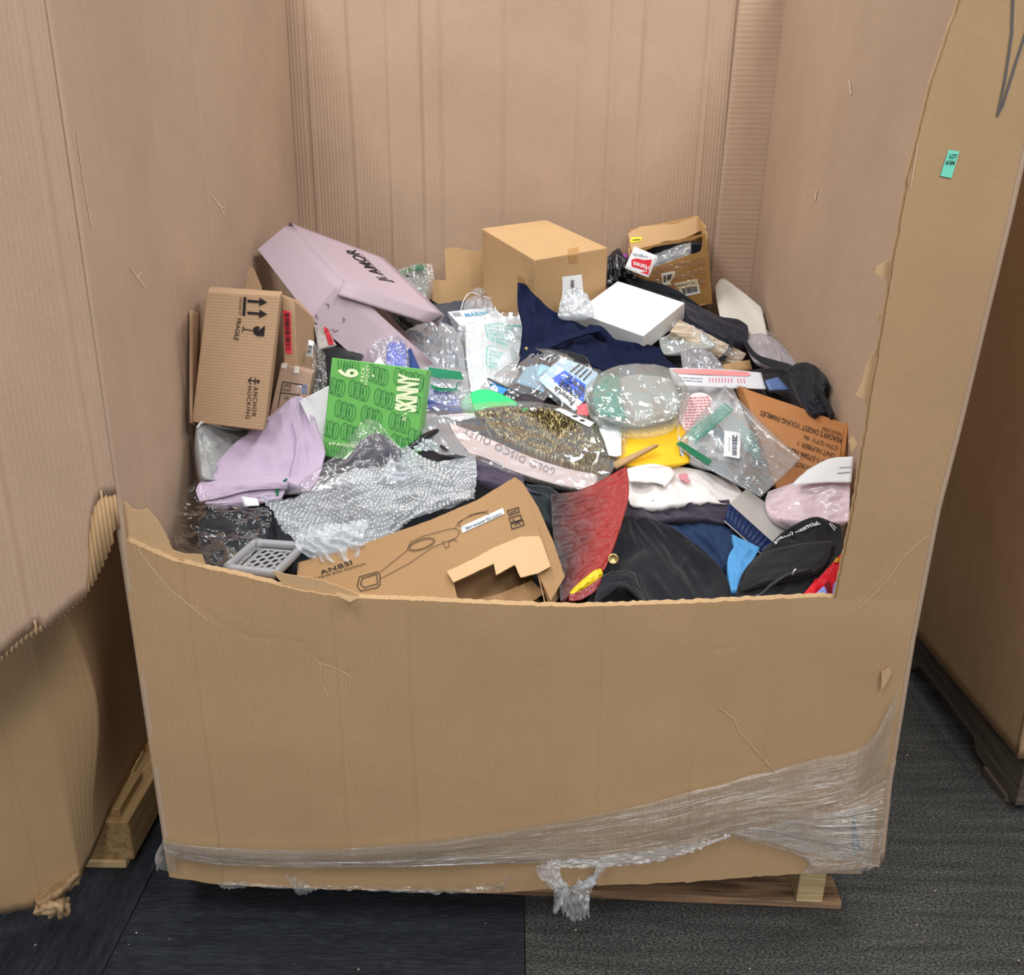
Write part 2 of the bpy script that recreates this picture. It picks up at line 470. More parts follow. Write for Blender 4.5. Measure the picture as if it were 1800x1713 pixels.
def film(name, tint=(255, 255, 255), cover=0.25, haze=0.08, rough=0.10, scale=60.0, bump=0.5, hazecol=(235, 240, 245), aniso=None, coord='Object'):
    """clear plastic film: transparent, with a glossy coat and a little milkiness"""
    m, nt, b = nodes(name); L = nt.links.new
    out = nt.nodes['Material Output']; nt.nodes.remove(b)
    tr = nt.nodes.new('ShaderNodeBsdfTransparent'); tr.inputs[0].default_value = srgb(*tint)
    gl = nt.nodes.new('ShaderNodeBsdfGlossy'); gl.inputs['Color'].default_value = (1, 1, 1, 1); gl.inputs['Roughness'].default_value = rough
    df = nt.nodes.new('ShaderNodeBsdfDiffuse'); df.inputs[0].default_value = srgb(*hazecol)
    tl = nt.nodes.new('ShaderNodeBsdfTranslucent'); tl.inputs[0].default_value = srgb(*hazecol)
    tc = nt.nodes.new('ShaderNodeTexCoord'); mp = nt.nodes.new('ShaderNodeMapping'); L(tc.outputs[coord], mp.inputs[0])
    if aniso: mp.inputs['Scale'].default_value = aniso
    n = nt.nodes.new('ShaderNodeTexNoise'); n.inputs['Scale'].default_value = scale; n.inputs['Detail'].default_value = 2; n.inputs['Distortion'].default_value = 1.4; L(mp.outputs[0], n.inputs['Vector'])
    vo = nt.nodes.new('ShaderNodeTexNoise'); vo.inputs['Scale'].default_value = scale * 0.3; vo.inputs['Detail'].default_value = 1; vo.inputs['Distortion'].default_value = 2.2; L(mp.outputs[0], vo.inputs['Vector'])
    ad = nt.nodes.new('ShaderNodeMath'); ad.operation = 'ADD'; L(n.outputs['Fac'], ad.inputs[0]); L(vo.outputs['Fac'], ad.inputs[1])
    bp = nt.nodes.new('ShaderNodeBump'); bp.inputs['Strength'].default_value = bump; bp.inputs['Distance'].default_value = 0.0016; L(ad.outputs[0], bp.inputs['Height'])
    L(bp.outputs[0], gl.inputs['Normal'])
    fr = nt.nodes.new('ShaderNodeFresnel'); fr.inputs['IOR'].default_value = 1.4
    ma = nt.nodes.new('ShaderNodeMath'); ma.operation = 'MULTIPLY_ADD'; ma.inputs[1].default_value = 0.22; ma.inputs[2].default_value = cover * 0.25; ma.use_clamp = True; L(fr.outputs[0], ma.inputs[0])
    d2 = nt.nodes.new('ShaderNodeMixShader'); d2.inputs[0].default_value = 0.4; L(df.outputs[0], d2.inputs[1]); L(tl.outputs[0], d2.inputs[2])
    hz = nt.nodes.new('ShaderNodeMixShader'); L(tr.outputs[0], hz.inputs[1]); L(d2.outputs[0], hz.inputs[2]); hz.inputs[0].default_value = haze
    mx = nt.nodes.new('ShaderNodeMixShader'); L(ma.outputs[0], mx.inputs[0]); L(hz.outputs[0], mx.inputs[1]); L(gl.outputs[0], mx.inputs[2])
    L(mx.outputs[0], out.inputs['Surface'])
    return m
def cloth(name, col, rough=0.95, weave=500.0, var=0.12, bump=0.35, sheen=0.15):
    return plain(name, col, rough, 0.2, 0, var, 40.0, bump, weave, sheen)

BIN = cardboard('bin_liner_kraft', (185, 158, 136), 0.3, 0, 'UV', 0.0085, 0.15)
BINOUT = cardboard('bin_outer_kraft', (182, 150, 113), 0.3, 0, 'UV', 0.0085, 0.13)
CORE = cardboard('corrugated_core', (176, 142, 104), 0.0)
FLUTE = cardboard('fluting_medium', (176, 142, 104), 0.0)
TORN = cardboard('torn_kraft_ply', (200, 168, 128), 0.0, var=0.12)
BINB = cardboard('bin_back_kraft', (185, 158, 136), 1.1, 0, 'UV', 0.0085, 0.15)
KRAFTM = cardboard('carton_kraft_matt', (160, 127, 90), 0.10, 0, 'UV', 0.004)
KRAFT = cardboard('carton_kraft', (188, 154, 112), 0.10, 0, 'UV', 0.004)
KRAFT2 = cardboard('carton_kraft_pale', (180, 148, 118), 0.25, 1, 'UV', 0.005)
INK = plain('black_ink', (38, 33, 32), 0.7, 0.2, var=0.1)
WHITEP = plain('white_paper', (236, 240, 244), 0.6, 0.3, var=0.02)
BLACKC = cloth('black_cotton', (30, 32, 38))
CLEAR = film('clear_film', cover=0.16, haze=0.05)
CLEARC = film('crinkled_clear_film', cover=0.22, haze=0.10, scale=90, bump=0.9)
MILKY = film('milky_film', cover=0.2, haze=0.36, scale=70, bump=0.7, hazecol=(225, 232, 240))
# ------------------------------------------------------------------ floor
def carpet(name, col, col2, axis, speck):
    m, nt, b = nodes(name); L = nt.links.new
    tc = nt.nodes.new('ShaderNodeTexCoord')
    mp = nt.nodes.new('ShaderNodeMapping'); mp.inputs['Scale'].default_value = (30, 230, 1) if axis == 0 else (230, 30, 1)
    if speck: mp.inputs['Scale'].default_value = (190, 330, 1)
    L(tc.outputs['Object'], mp.inputs[0])
    n = nt.nodes.new('ShaderNodeTexNoise'); n.inputs['Scale'].default_value = 1.0; n.inputs['Detail'].default_value = 4; n.inputs['Roughness'].default_value = 0.7; L(mp.outputs[0], n.inputs['Vector'])
    cr = nt.nodes.new('ShaderNodeValToRGB'); cr.color_ramp.elements[0].position = 0.42; cr.color_ramp.elements[1].position = 0.72 if speck else 0.85
    cr.color_ramp.elements[0].color = srgb(*col); cr.color_ramp.elements[1].color = srgb(*col2)
    L(n.outputs['Fac'], cr.inputs[0]); L(cr.outputs[0], b.inputs['Base Color'])
    b.inputs['Roughness'].default_value = 0.95; b.inputs['Specular IOR Level'].default_value = 0.2
    wv = nt.nodes.new('ShaderNodeTexNoise'); wv.inputs['Detail'].default_value = 2; m2 = nt.nodes.new('ShaderNodeMapping'); m2.inputs['Scale'].default_value = (5, 48, 1) if axis == 0 else (48, 5, 1)
    wv.inputs['Scale'].default_value = 1.0; L(tc.outputs['Object'], m2.inputs[0]); L(m2.outputs[0], wv.inputs['Vector'])
    mm = nt.nodes.new('ShaderNodeMix'); mm.data_type = 'RGBA'; mm.blend_type = 'MULTIPLY'; mm.inputs['Factor'].default_value = .8
    rm = nt.nodes.new('ShaderNodeMapRange'); rm.inputs['From Min'].default_value = .3; rm.inputs['From Max'].default_value = .7; rm.inputs['To Min'].default_value = .6; rm.inputs['To Max'].default_value = 1.25
    L(wv.outputs['Fac'], rm.inputs['Value']); L(cr.outputs[0], mm.inputs['A']); L(rm.outputs[0], mm.inputs['B']); L(mm.outputs['Result'], b.inputs['Base Color'])
    bp = nt.nodes.new('ShaderNodeBump'); bp.inputs['Strength'].default_value = 0.9; bp.inputs['Distance'].default_value = 0.004
    L(n.outputs['Fac'], bp.inputs['Height']); L(bp.outputs[0], b.inputs['Normal'])
    return m
CARP = [carpet('carpet_ribbed', (36, 39, 44), (66, 70, 77), 0, False), carpet('carpet_ribbed_cross', (36, 39, 44), (64, 68, 76), 1, False),
        carpet('carpet_speckled', (44, 45, 48), (128, 126, 120), 0, True)]
fl = box('floor', (-2.9, -2.6, -0.05), (3.0, 3.2, -0.006), plain('subfloor', (40, 40, 42), 0.9))
fl['kind'] = 'structure'; fl['label'] = 'dark grey carpet tile floor'
TX = [-2.79, -2.09, -1.395, -.697, .004, 1.2, 2.0, 2.95]
TY = [-2.55, -1.5, -.45, .55, 1.55, 2.55, 3.15]
for i in range(len(TX) - 1):
    for j in range(len(TY) - 1):
        box('carpet_tile', (TX[i] + .0012, TY[j] + .0012, -0.006), (TX[i + 1] - .0012, TY[j + 1] - .0012, 0.0), CARP[(2, 0, 1, 0, 2, 2, 0)[i]], fl)
wb = box('wall_back', (-2.9, 2.9, 0.0), (3.0, 3.0, 3.4), plain('wall_paint_grey', (120, 118, 114), .9)); wb['kind'] = 'structure'; wb['label'] = 'plain grey room wall behind the bins'
V, F = [], []
for k in range(95):
    x, y = R.uniform(-0.95, 0.95), R.uniform(-0.28, 0.045)
    if k > 75: x, y = R.uniform(0.7, 0.98), R.uniform(0.0, 0.8)
    s = R.choice((.0008, .001, .0014, .0024)); n = len(V); a = R.uniform(0, 3)
    c = Vector((x, y, s * 0.3))
    V += [c + Vector((s * math.cos(a), s * math.sin(a), 0)), c + Vector((s * math.cos(a + 2), s * math.sin(a + 2), 0)), c + Vector((s * math.cos(a + 4), s * math.sin(a + 4), 0)), c + Vector((0, 0, s))]
    F += [(n, n + 1, n + 3), (n + 1, n + 2, n + 3), (n + 2, n, n + 3), (n, n + 2, n + 1)]
cb = mk('paper_crumbs', V, F, plain('crumb_paper', (196, 186, 166), 0.9), None, False, kind='stuff')
tag(cb, 'tiny pale paper crumbs scattered on the dark carpet', 'debris')

# ------------------------------------------------------------------ main bin
def lerp_list(L, x):
    if x <= L[0][0]: return L[0][1]
    for (a, b), (c, d) in zip(L, L[1:]):
        if x <= c: return b + (d - b) * (x - a) / (c - a)
    return L[-1][1]
def seg_d(px, pz, A, B):
    ax, az = A; bx, bz = B; dx, dz = bx - ax, bz - az
    t = max(0, min(1, ((px - ax) * dx + (pz - az) * dz) / (dx * dx + dz * dz + 1e-12)))
    return math.hypot(px - ax - t * dx, pz - az - t * dz)
def sheet(name, p, L, z0, z1, nx, nzz, mat, parent, disp=None, nrm=(0, -1, 0), t=0.010, off=-1.0):
    """upright board: p(s,z) plan point, from z0(s) to z1(s)"""
    V, F, UV = [], [], []
    N = Vector(nrm)
    for j in range(nzz + 1):
        for i in range(nx + 1):
            s = L * i / nx; a, b = z0(s), z1(s); z = a + (b - a) * j / nzz
            q = p(s, z)
            if disp: q = q + N * disp(s, z)
            V.append(q); UV.append((s, z))
    for j in range(nzz):
        for i in range(nx):
            a = j * (nx + 1) + i
            F.append((a, a + 1, a + nx + 2, a + nx + 1))
    n0 = (V[1] - V[0]).cross(V[nx + 1] - V[0])
    if n0.dot(N) < 0: F = [tuple(reversed(f)) for f in F]
    o = mk(name, V, F, mat, parent, True, UV)
    if t: solidify(o, t, off)
    return o
def scores(xs, wd=0.003, dep=0.0022):
    def f(s, z):
        d = 0.0
        for k, x in enumerate(xs):
            xx = x + 0.004 * nz(z * 2.0, k * 3.3); q = (s - xx) / wd
            d -= dep * math.exp(-q * q) * (0.6 + 0.8 * nz(z * 3, k * 7.7 + 1)); d += dep * 0.5 * math.exp(-((s - xx - 2.2 * wd) / wd) ** 2)
        return d
    return f
TOP = 1.78
bin_ = thing('cardboard_bin', 'tall open cardboard bulk bin full of packages with its front cut away', 'bin', (0, 0.6, 0.13))
CUT = [(-.606, .745), (-.58, .731), (-.535, .709), (-.48, .695), (-.427, .683), (-.38, .670), (-.344, .660), (-.30, .653), (-.242, .648), (-.113, .645), (.0, .642), (.085, .641), (.18, .646), (.273, .651), (.461, .663), (.62, .663)]
BOT = [(-.608, .115), (-.523, .098), (-.352, .092), (-.049, .089), (.117, .112), (.272, .120), (.474, .139), (.602, .157)]
REDGE = [(.157, .602), (.327, .590), (.587, .584), (.803, .585), (.924, .593), (1.216, .607), (1.8, .625)]
def cut(x): return .6615 if x > .462 else lerp_list(CUT, x) + 0.0022 * nz(x * 60, 1.0) + 0.0016 * nz(x * 210, 4.0)
CREASE = [[PY(*q, 0) for q in l] for l in (
    [(235, 950), (300, 1035), (380, 1090), (440, 1120), (530, 1130), (545, 1150), (565, 1165), (615, 1185)], [(565, 1165), (562, 1190), (575, 1220)],
    [(350, 1055), (365, 1080)], [(615, 1185), (625, 1290)], 
    [(1265, 1240), (1300, 1280), (1320, 1310), (1370, 1360)], [(1625, 945), (1580, 985), (1560, 1020), (1505, 1070)], [(1270, 1142), (1310, 1138)])]
CREASE = [[(v.x, v.z) for v in l] for l in CREASE]
FS = [-.52, -.30, -.18, .12, .27, .395]
fsc = scores([x + .606 for x in FS], 0.004, 0.0022)
def fdisp(s, z):
    x = s - .606
    d = fsc(s, z) + 0.010 * nz(x * 1.6, z * 2.2, 3.0) * math.sin(math.pi * min(1, max(0, (x + .6) / 1.2))) + 0.0012 * nz(x * 9, z * 9, 5)
    for l in CREASE:
        for a, b in zip(l, l[1:]):
            if min(a[0], b[0]) - .02 < x < max(a[0], b[0]) + .02 and min(a[1], b[1]) - .02 < z < max(a[1], b[1]) + .02:
                q = seg_d(x, z, a, b)
                if q < .015: d += -0.0005 * math.exp(-(q / .003) ** 2)
    return d
def fx(s, z):     # plan of the front: follows the bowed right edge
    xr = lerp_list(REDGE, z); x = -.606 + s * (xr + .606) / 1.208
    return Vector((x, 0, z))
front = sheet('front_panel', fx, 1.208, lambda s: lerp_list(BOT, s - .606) + .002 * nz(s * 40, 2), lambda s: cut(s - .606), 300, 130, BINOUT, bin_, fdisp, (0, -1, 0), 0.0016)
sheet('inner_liner', lambda s, z: fx(s, z) + Vector((0, .011, 0)), 1.208, lambda s: .16, lambda s: cut(s - .606) + .002 * nz(s * 90, 8) + .0015, 240, 4, TORN, bin_, lambda s, z: fdisp(s, z), (0, -1, 0), 0.0014)
sheet('board_core', lambda s, z: fx(s, z) + Vector((0, .0035, 0)), 1.208, lambda s: lerp_list(BOT, s - .606) + .004, lambda s: cut(s - .606) - .034, 240, 40, CORE, bin_, lambda s, z: fdisp(s, z), (0, -1, 0), 0.006)
def flutes(name, s0, s1, pos, zt, depth, pitch, y0, y1, parent, mat):
    n = int((s1 - s0) / pitch * 8); V, F = [], []
    for i in range(n + 1):
        s = s0 + (s1 - s0) * i / n; yy = (y0 + y1) / 2 + (y1 - y0) / 2 * math.sin(s / pitch * math.tau + 1.2 * nz(s * 30, 1))
        t = zt(s) - .0018 + .0015 * nz(s * 120, 6)
        for z in (t, t - depth): V.append(pos(s, z) + Vector((0, yy, 0)))
    F = [(2 * i, 2 * i + 2, 2 * i + 3, 2 * i + 1) for i in range(n)]
    o = mk(name, V, F, mat, parent, True); solidify(o, .0006, 0); return o
dy = lambda s, z: fx(s, z) + Vector((0, -fdisp(s, z), 0))
flutes('flute_layer', 0.0, 1.06, dy, lambda s: cut(s - .606), .036, .0095, .0018, .0062, bin_, FLUTE)
flutes('flute_layer', 0.0, 1.06, dy, lambda s: cut(s - .606), .036, .0075, .0068, .0104, bin_, FLUTE)
sheet('middle_liner', lambda s, z: fx(s, z) + Vector((0, .0065, 0)), 1.06, lambda s: cut(s - .606) - .016, lambda s: cut(s - .606) - .0005, 200, 1, TORN, bin_, lambda s, z: fdisp(s, z), (0, -1, 0), 0.0007)
# the uncut strip left standing at the right
LE = [(.655, .4605), (.663, .461), (.801, .467), (1.02, .467), (1.27, .472), (1.376, .483), (1.464, .502), (1.8, .515)]
def sp(z, f): a = lerp_list(LE, z) + .0025 * nz(z * 22, 3) + .0015 * nz(z * 90, 8); b = lerp_list(REDGE, z); return a + (b - a) * f
def fd2(x, z): return fdisp((x + .606) * 1.208 / (lerp_list(REDGE, z) + .606), z)
sz = lambda y: (lambda s, z: Vector((sp(z, s), y - fd2(sp(z, s), z), z)))
strip = sheet('front_strip', sz(0), 1.0, lambda s: .6605, lambda s: TOP, 24, 170, BINOUT, bin_, None, (0, -1, 0), 0.0016)
sheet('strip_liner', sz(.011), 1.0, lambda s: .64, lambda s: TOP, 10, 170, TORN, bin_, None, (0, -1, 0), 0.0014)
sheet('strip_middle', lambda s, z: sz(.0062)(s * .99 + .004, z), 1.0, lambda s: .65, lambda s: TOP, 4, 170, CORE, bin_, None, (0, -1, 0), 0.0012)
sheet('strip_core', lambda s, z: sz(.002)(s * .96 + .03, z), 1.0, lambda s: .64, lambda s: TOP, 6, 100, CORE, bin_, None, (0, -1, 0), 0.008)
plF = (Vector((0, .0125, .7)), Vector((0, 1, 0)))
for poly in ([(1592, 430), (1565, 455), (1541, 470), (1538, 482), (1558, 490), (1562, 498), (1582, 480)],
             [(1545, 602), (1524, 640), (1514, 675), (1504, 694), (1520, 702), (1524, 720), (1536, 640)],
             [(1546, 550), (1542, 560), (1546, 565), (1552, 556)], [(1499, 765), (1492, 775), (1497, 795), (1508, 780)],
             [(1668, 46), (1664, 62), (1673, 72), (1680, 55)], [(1650, 130), (1638, 140), (1645, 146), (1668, 138)]):
    poly_panel('torn_tab', poly, [], plF, TORN, bin_, .0012, 1.5)
poly_panel('torn_liner', [(212, 880), (222, 884), (232, 895), (246, 897), (258, 893), (275, 912), (291, 938), (303, 966), (320, 972), (355, 975), (365, 1000), (300, 1000), (210, 955)], [], plF, TORN, bin_, .0014, 1.5)
poly_panel('torn_liner', [(478, 1003), (510, 1010), (560, 1018), (600, 1032), (630, 1044), (622, 1062), (560, 1050), (500, 1030)], [], plF, TORN, bin_, .0014, 2)
plG = (Vector((0, -.012, .66)), Vector((0, 1, -.35)).normalized())
poly_panel('torn_liner', [(590, 1040), (630, 1050), (615, 1058), (598, 1050)], [], plG, TORN, bin_, .001, 1.0)
poly_panel('torn_liner', [(1550, 1180), (1562, 1172), (1568, 1180), (1556, 1205), (1548, 1213)], [], (Vector((0, -.006, .5)), Vector((0, 1, 0))), TORN, bin_, .001, 2)
for o in (front, strip): o.modifiers[0].use_rim = False
# side and back walls
backx = [PY(x, y, 1.215).x for x, y in ((541, 180), (680, 200), (742, 200), (775, 250), (884, 200), (1016, 200), (1068, 200), (1125, 200), (1232, 200), (620, 300))]
bsc = scores([x + .6 for x in backx], 0.0038, 0.0058)
DENTS = [(PY(x, y, 1.215).x + .6, PY(x, y, 1.215).z, r) for x, y, r in ((850, 40, .02), (900, 60, .02), (660, 228, .03), (585, 275, .02), (1175, 170, .018), (910, 350, .02), (1035, 368, .03), (1090, 368, .02), (995, 320, .02))]
def bdisp(s, z):
    d = bsc(s, z) + .004 * nz(s * 2.2, z * 1.6, 9)
    for a, b, r in DENTS:
        q = math.hypot((s - a) * 1.6, z - b)
        if q < r: d += .006 * (nz(s * 60, z * 60, 2) - .3) * (1 - q / r)
    return d
sheet('back_panel', lambda s, z: Vector((-.6 + s, 1.215, z)), 1.21, lambda s: .14, lambda s: TOP, 300, 60, BINB, bin_, bdisp, (0, -1, 0), .012)
def lx(s, z): return Vector((-.598 + .012 * s / 1.2 + .004 * nz(s * 2, z * 2, 1), s, z))
lsc = scores([.10, .30, .52, .86, 1.02, 1.08], .004, .002)
sheet('left_panel', lx, 1.218, lambda s: .125 + .01 * s, lambda s: TOP, 150, 60, BIN, bin_, lsc, (1, 0, 0), .010)
rsc = scores([.18, .45, .62, .80, 1.0], .004, .0016)
sheet('right_panel', lambda s, z: Vector((lerp_list(REDGE, z) * (1 - s / 1.22) + (.592 + .014 * (z - .9)) * s / 1.22 - .001, .003 + s * .999, z)), 1.215, lambda s: .16, lambda s: TOP, 120, 60, BIN, bin_, rsc, (-1, 0, 0), .010)
sheet('glue_tab', lambda s, z: Vector((.487 + .014 * (z - 1.1) + s * (.112 + .006 * (z - 1.1)), 1.203 - .006 * s / 1.0, z)), 1.0, lambda s: .3, lambda s: TOP, 12, 60, cardboard('bin_tab_kraft', (185, 158, 136), 0.3, 1, 'UV', .012), bin_, lambda s, z: .0012 * nz(s * 4, z * 30, 4), (0, -1, 0), .008)
box('bottom_panel', (-.585, .013, .128), (.58, 1.2, .138), BIN, bin_)
# the cut flap swung open to the left
FD = Vector((-.42, -.907, 0)).normalized(); FN = Vector((FD.y, -FD.x, 0))
if FN.dot(CAM - Vector((-.6, 0, 1))) < 0: FN = -FN
def flp(d, z): return Vector((-.600, -.002, 0)) + FD * d + Vector((0, 0, z)) + FN * (.010 * math.sin(min(d, .5) * 6))
fplane = (flp(0, 1), FN)
def fdz(px, py):
    d = ray(px, py); q = CAM + d * ((fplane[0] - CAM).dot(FN) / d.dot(FN)); v = q - Vector((-.6, 0, 0)); return (v.dot(FD), q.z)
edge = [fdz(*q) for q in ((206, 868), (188, 868), (168, 880), (160, 905), (153, 950), (156, 985), (150, 1045), (125, 1062), (100, 1083), (76, 1102), (66, 1094), (40, 1110), (20, 1126), (0, 1145))]
edge = [(max(0, d), z) for d, z in edge] + [(.45, edge[-1][1] - .01), (.8, edge[-1][1] - .02)]
edge.sort()
fsc2 = scores([.03, .17, .235, .4], .004, .0024)
flap = sheet('front_flap', flp, .8, lambda s: lerp_list(edge, s) + .0025 * nz(s * 130, 1), lambda s: TOP, 240, 60, BIN, bin_, fsc2, tuple(FN), .0014)
sheet('flap_core', lambda s, z: flp(s, z) - FN * .0045, .8, lambda s: lerp_list(edge, s) + .004, lambda s: TOP, 120, 30, CORE, bin_, None, tuple(FN), .0045)
# exposed corrugation where the inner ply tore away
ply = [fdz(*q) for q in ((205, 930), (200, 958), (185, 990), (168, 1020), (150, 1048), (125, 1068), (100, 1088), (74, 1105), (40, 1125), (20, 1142), (0, 1156))]
ply = sorted([(max(0, d), z) for d, z in ply] + [(.5, ply[-1][1] - .012)])
n = 420; V = []; F = []
for i in range(n + 1):
    s = .5 * i / n; zb = lerp_list(ply, s) + .002 * nz(s * 90, 3); zt = max(zb + .002, lerp_list(edge, s) + .01)
    for k in range(3):
        z = zb + (zt - zb) * k / 2
        V.append(flp(s, z) - FN * (.0035 - .0022 * math.sin(s / .0078 * math.tau)))
F = [(i * 3 + k, i * 3 + 3 + k, i * 3 + 4 + k, i * 3 + 1 + k) for i in range(n) for k in range(2)]
o = mk('flap_flutes', V, F, TORN, bin_, True); solidify(o, .0012, 0)
sheet('flap_outer_liner', lambda s, z: flp(s, z) - FN * .009, .8, lambda s: lerp_list(ply, min(s, .5)) - .001, lambda s: TOP, 160, 6, BINOUT, bin_, None, tuple(FN), .0014)
# scuffs: raised pale fibres on the boards
SC = cardboard('scuffed_fibres', (212, 190, 164), 0.0)
lw = bvh_of([o for o in bin_.children if o.name.startswith(('left_panel', 'right_panel'))])
draw('scuff', [[(134, 230), (141, 285), (150, 340), (160, 400)], [(134, 430), (140, 462)]], 1.6, lw, SC, bin_, .0006)
draw('scuff', [[(372, 345), (385, 360), (392, 375)], [(228, 470), (245, 492), (254, 505)], [(382, 360), (395, 366)], [(240, 488), (248, 478)]], 2.2, lw, SC, bin_, .0006)
draw('scuff', [[(1494, 140), (1497, 165)], [(1437, 335), (1434, 350)]], 3.0, lw, SC, bin_)
fw = bvh_of([front, strip])
draw('scuff', [[(235, 953), (270, 1000), (300, 1036), (330, 1060), (365, 1090)], [(1628, 942), (1585, 980), (1560, 1018), (1508, 1070)], [(532, 1131), (546, 1148), (562, 1165), (586, 1172), (615, 1186)], [(565, 1168), (563, 1190), (577, 1222)], [(615, 1186), (617, 1215)], [(1265, 1242), (1290, 1262), (1300, 1285), (1318, 1305), (1340, 1330), (1370, 1362)]], 1.2, fw, SC, bin_, .0014)
draw('scuff', [[(1640, 10), (1620, 210), (1600, 330)]], 1.6, fw, SC, bin_, .0014)
# lot sticker and marker strokes on the standing strip
LOTM = plain('lot_sticker_green', (122, 222, 196), 0.5)
st = patch('lot_sticker', ((1667, 263), (1686, 266), (1672, 313), (1652, 309)), strip, LOTM, bin_, .001); st['label'] = 'mint green lot number sticker'
text('LOT', ((1670, 270), (1683, 271), (1681, 279), (1668, 278)), st, INK, bin_, .01, off=.0008)
text('6104', ((1664, 281), (1679, 282), (1677, 290), (1662, 289)), st, INK, bin_, .02, off=.0008)
draw('marker_stroke', [[(1781, -30), (1778, 60), (1766, 140), (1753, 202)], [(1753, 202), (1762, 185), (1785, 110), (1815, 20)]], 4.2, strip, plain('grey_marker', (92, 88, 90), 0.6), bin_)

# ------------------------------------------------------------------ wooden pallets
def wood(name, col, col2, axis=0):
    m, nt, b = nodes(name); L = nt.links.new
    tc = nt.nodes.new('ShaderNodeTexCoord'); mp = nt.nodes.new('ShaderNodeMapping')
    mp.inputs['Scale'].default_value = (4, 60, 90) if axis == 0 else (60, 4, 90); L(tc.outputs['Object'], mp.inputs[0])
    n = nt.nodes.new('ShaderNodeTexNoise'); n.inputs['Scale'].default_value = 1; n.inputs['Detail'].default_value = 6; n.inputs['Distortion'].default_value = 1.2; L(mp.outputs[0], n.inputs['Vector'])
    cr = nt.nodes.new('ShaderNodeValToRGB'); cr.color_ramp.elements[0].position = .35; cr.color_ramp.elements[1].position = .68
    cr.color_ramp.elements[0].color = srgb(*col); cr.color_ramp.elements[1].color = srgb(*col2); L(n.outputs['Fac'], cr.inputs[0]); L(cr.outputs[0], b.inputs['Base Color'])
    b.inputs['Roughness'].default_value = .85
    bp = nt.nodes.new('ShaderNodeBump'); bp.inputs['Strength'].default_value = .5; bp.inputs['Distance'].default_value = .003; L(n.outputs['Fac'], bp.inputs['Height']); L(bp.outputs[0], b.inputs['Normal'])
    return m
WOODP = wood('pallet_wood_pale', (196, 164, 112), (226, 204, 160)); WOODB = wood('pallet_wood_brown', (96, 72, 54), (186, 146, 112)); WOODG = wood('pallet_wood_grey', (70, 62, 54), (112, 100, 88), 1)
WOODS = wood('pallet_wood_tan', (150, 120, 78), (190, 158, 108), 1)
p1 = thing('pallet', 'brown wooden pallet under the full cut-open bin', 'pallet', (0, .6, 0))
for k, y in enumerate((.06, .34, .60, .86, 1.08)):
    box('bottom_board', (-.60, y, 0), (.602, y + .09, .018), WOODB, p1, .002)
for x in (-.585, -.02, .518):
    box('stringer', (x, .055, .0182), (x + .047, 1.16, .108), WOODP, p1, .002)
for k in range(7):
    y = .02 + k * .166
    if k == 0: y = .05
    box('deck_board', (-.60, y, .1082), (.60, y + .12, .126), WOODB, p1, .002)
p1.rotation_euler = (0, 0, -.041); p1.location.y += .026
p2 = thing('pallet', 'pale wooden pallet beside the torn bin with the swung flap', 'pallet', (-1.2, .7, 0))
box('bottom_board', (-1.9, .14, 0), (-.75, .24, .016), WOODP, p2, .002)
box('stringer', (-.84, .145, .0162), (-.735, 1.3, .104), WOODS, p2, .003)
box('stringer', (-1.4, .16, .0162), (-1.3, 1.3, .104), WOODS, p2, .003)
for k in range(6): box('deck_board', (-1.9, .16 + k * .2, .1042), (-.755, .27 + k * .2, .122), WOODS, p2, .002)
p3 = thing('pallet', 'grey wooden pallet with a notched stringer under the neighbouring dark bin', 'pallet', (1.6, .9, 0))
def notched(x0, x1, y0, y1):
    prof = [(y0, .02), (y0 + .17, .02), (y0 + .20, .05), (y0 + .50, .05), (y0 + .53, .02), (y1, .02), (y1, .125), (y0, .125)]
    V = [Vector((x, y, z)) for x in (x0, x1) for y, z in prof]; n = len(prof)
    tri = tessellate_polygon([[Vector((y, z, 0)) for y, z in prof]])
    F = [tuple(t) for t in tri] + [tuple(i + n for i in reversed(t)) for t in tri] + [(i, (i + 1) % n, (i + 1) % n + n, i + n) for i in range(n)]
    o = mk('stringer', V, F, WOODG, p3, False)
    bm = bmesh.new(); bm.from_mesh(o.data); bmesh.ops.recalc_face_normals(bm, faces=bm.faces); bm.to_mesh(o.data); bm.free()
for x in (1.030, 1.6, 2.15): notched(x, x + .045, .33, 1.45)
box('bottom_board', (1.025, .36, 0), (2.2, .46, .02), WOODG, p3, .002)
box('bottom_board', (1.025, 1.3, 0), (2.2, 1.4, .02), WOODG, p3, .002)
for k in range(6): box('deck_board', (1.028, .33 + k * .2, .125), (2.2, .44 + k * .2, .143), WOODG, p3, .002)

# ------------------------------------------------------------------ neighbouring bins
lb = thing('cardboard_bin', 'crushed plain cardboard bin standing behind the swung-open flap', 'bin', (-1.2, .6, .12))
LC = [(-1.95, -.03), (-1.3, -.035), (-.90, -.020), (-.836, 0.0), (-.774, .027), (-.772, .12), (-.775, .25), (-.785, .5), (-.80, 1.2)]
def along(P):
    ds = [0]
    for a, b in zip(P, P[1:]): ds.append(ds[-1] + math.hypot(b[0] - a[0], b[1] - a[1]))
    return ds
LDS = along(LC); LL = LDS[-1]
def lbp(s, z):
    x = lerp_list(list(zip(LDS, [p[0] for p in LC])), s); y = lerp_list(list(zip(LDS, [p[1] for p in LC])), s)
    c = max(0, s - LDS[4]); bul = .06 * math.exp(-((z - .42) / .2) ** 2) * min(1, c / .05) * math.exp(-(c / .16) ** 2) 
    return Vector((x + bul, y - .02 * math.exp(-((s - LDS[3]) / .1) ** 2) * (z - .05) , z))
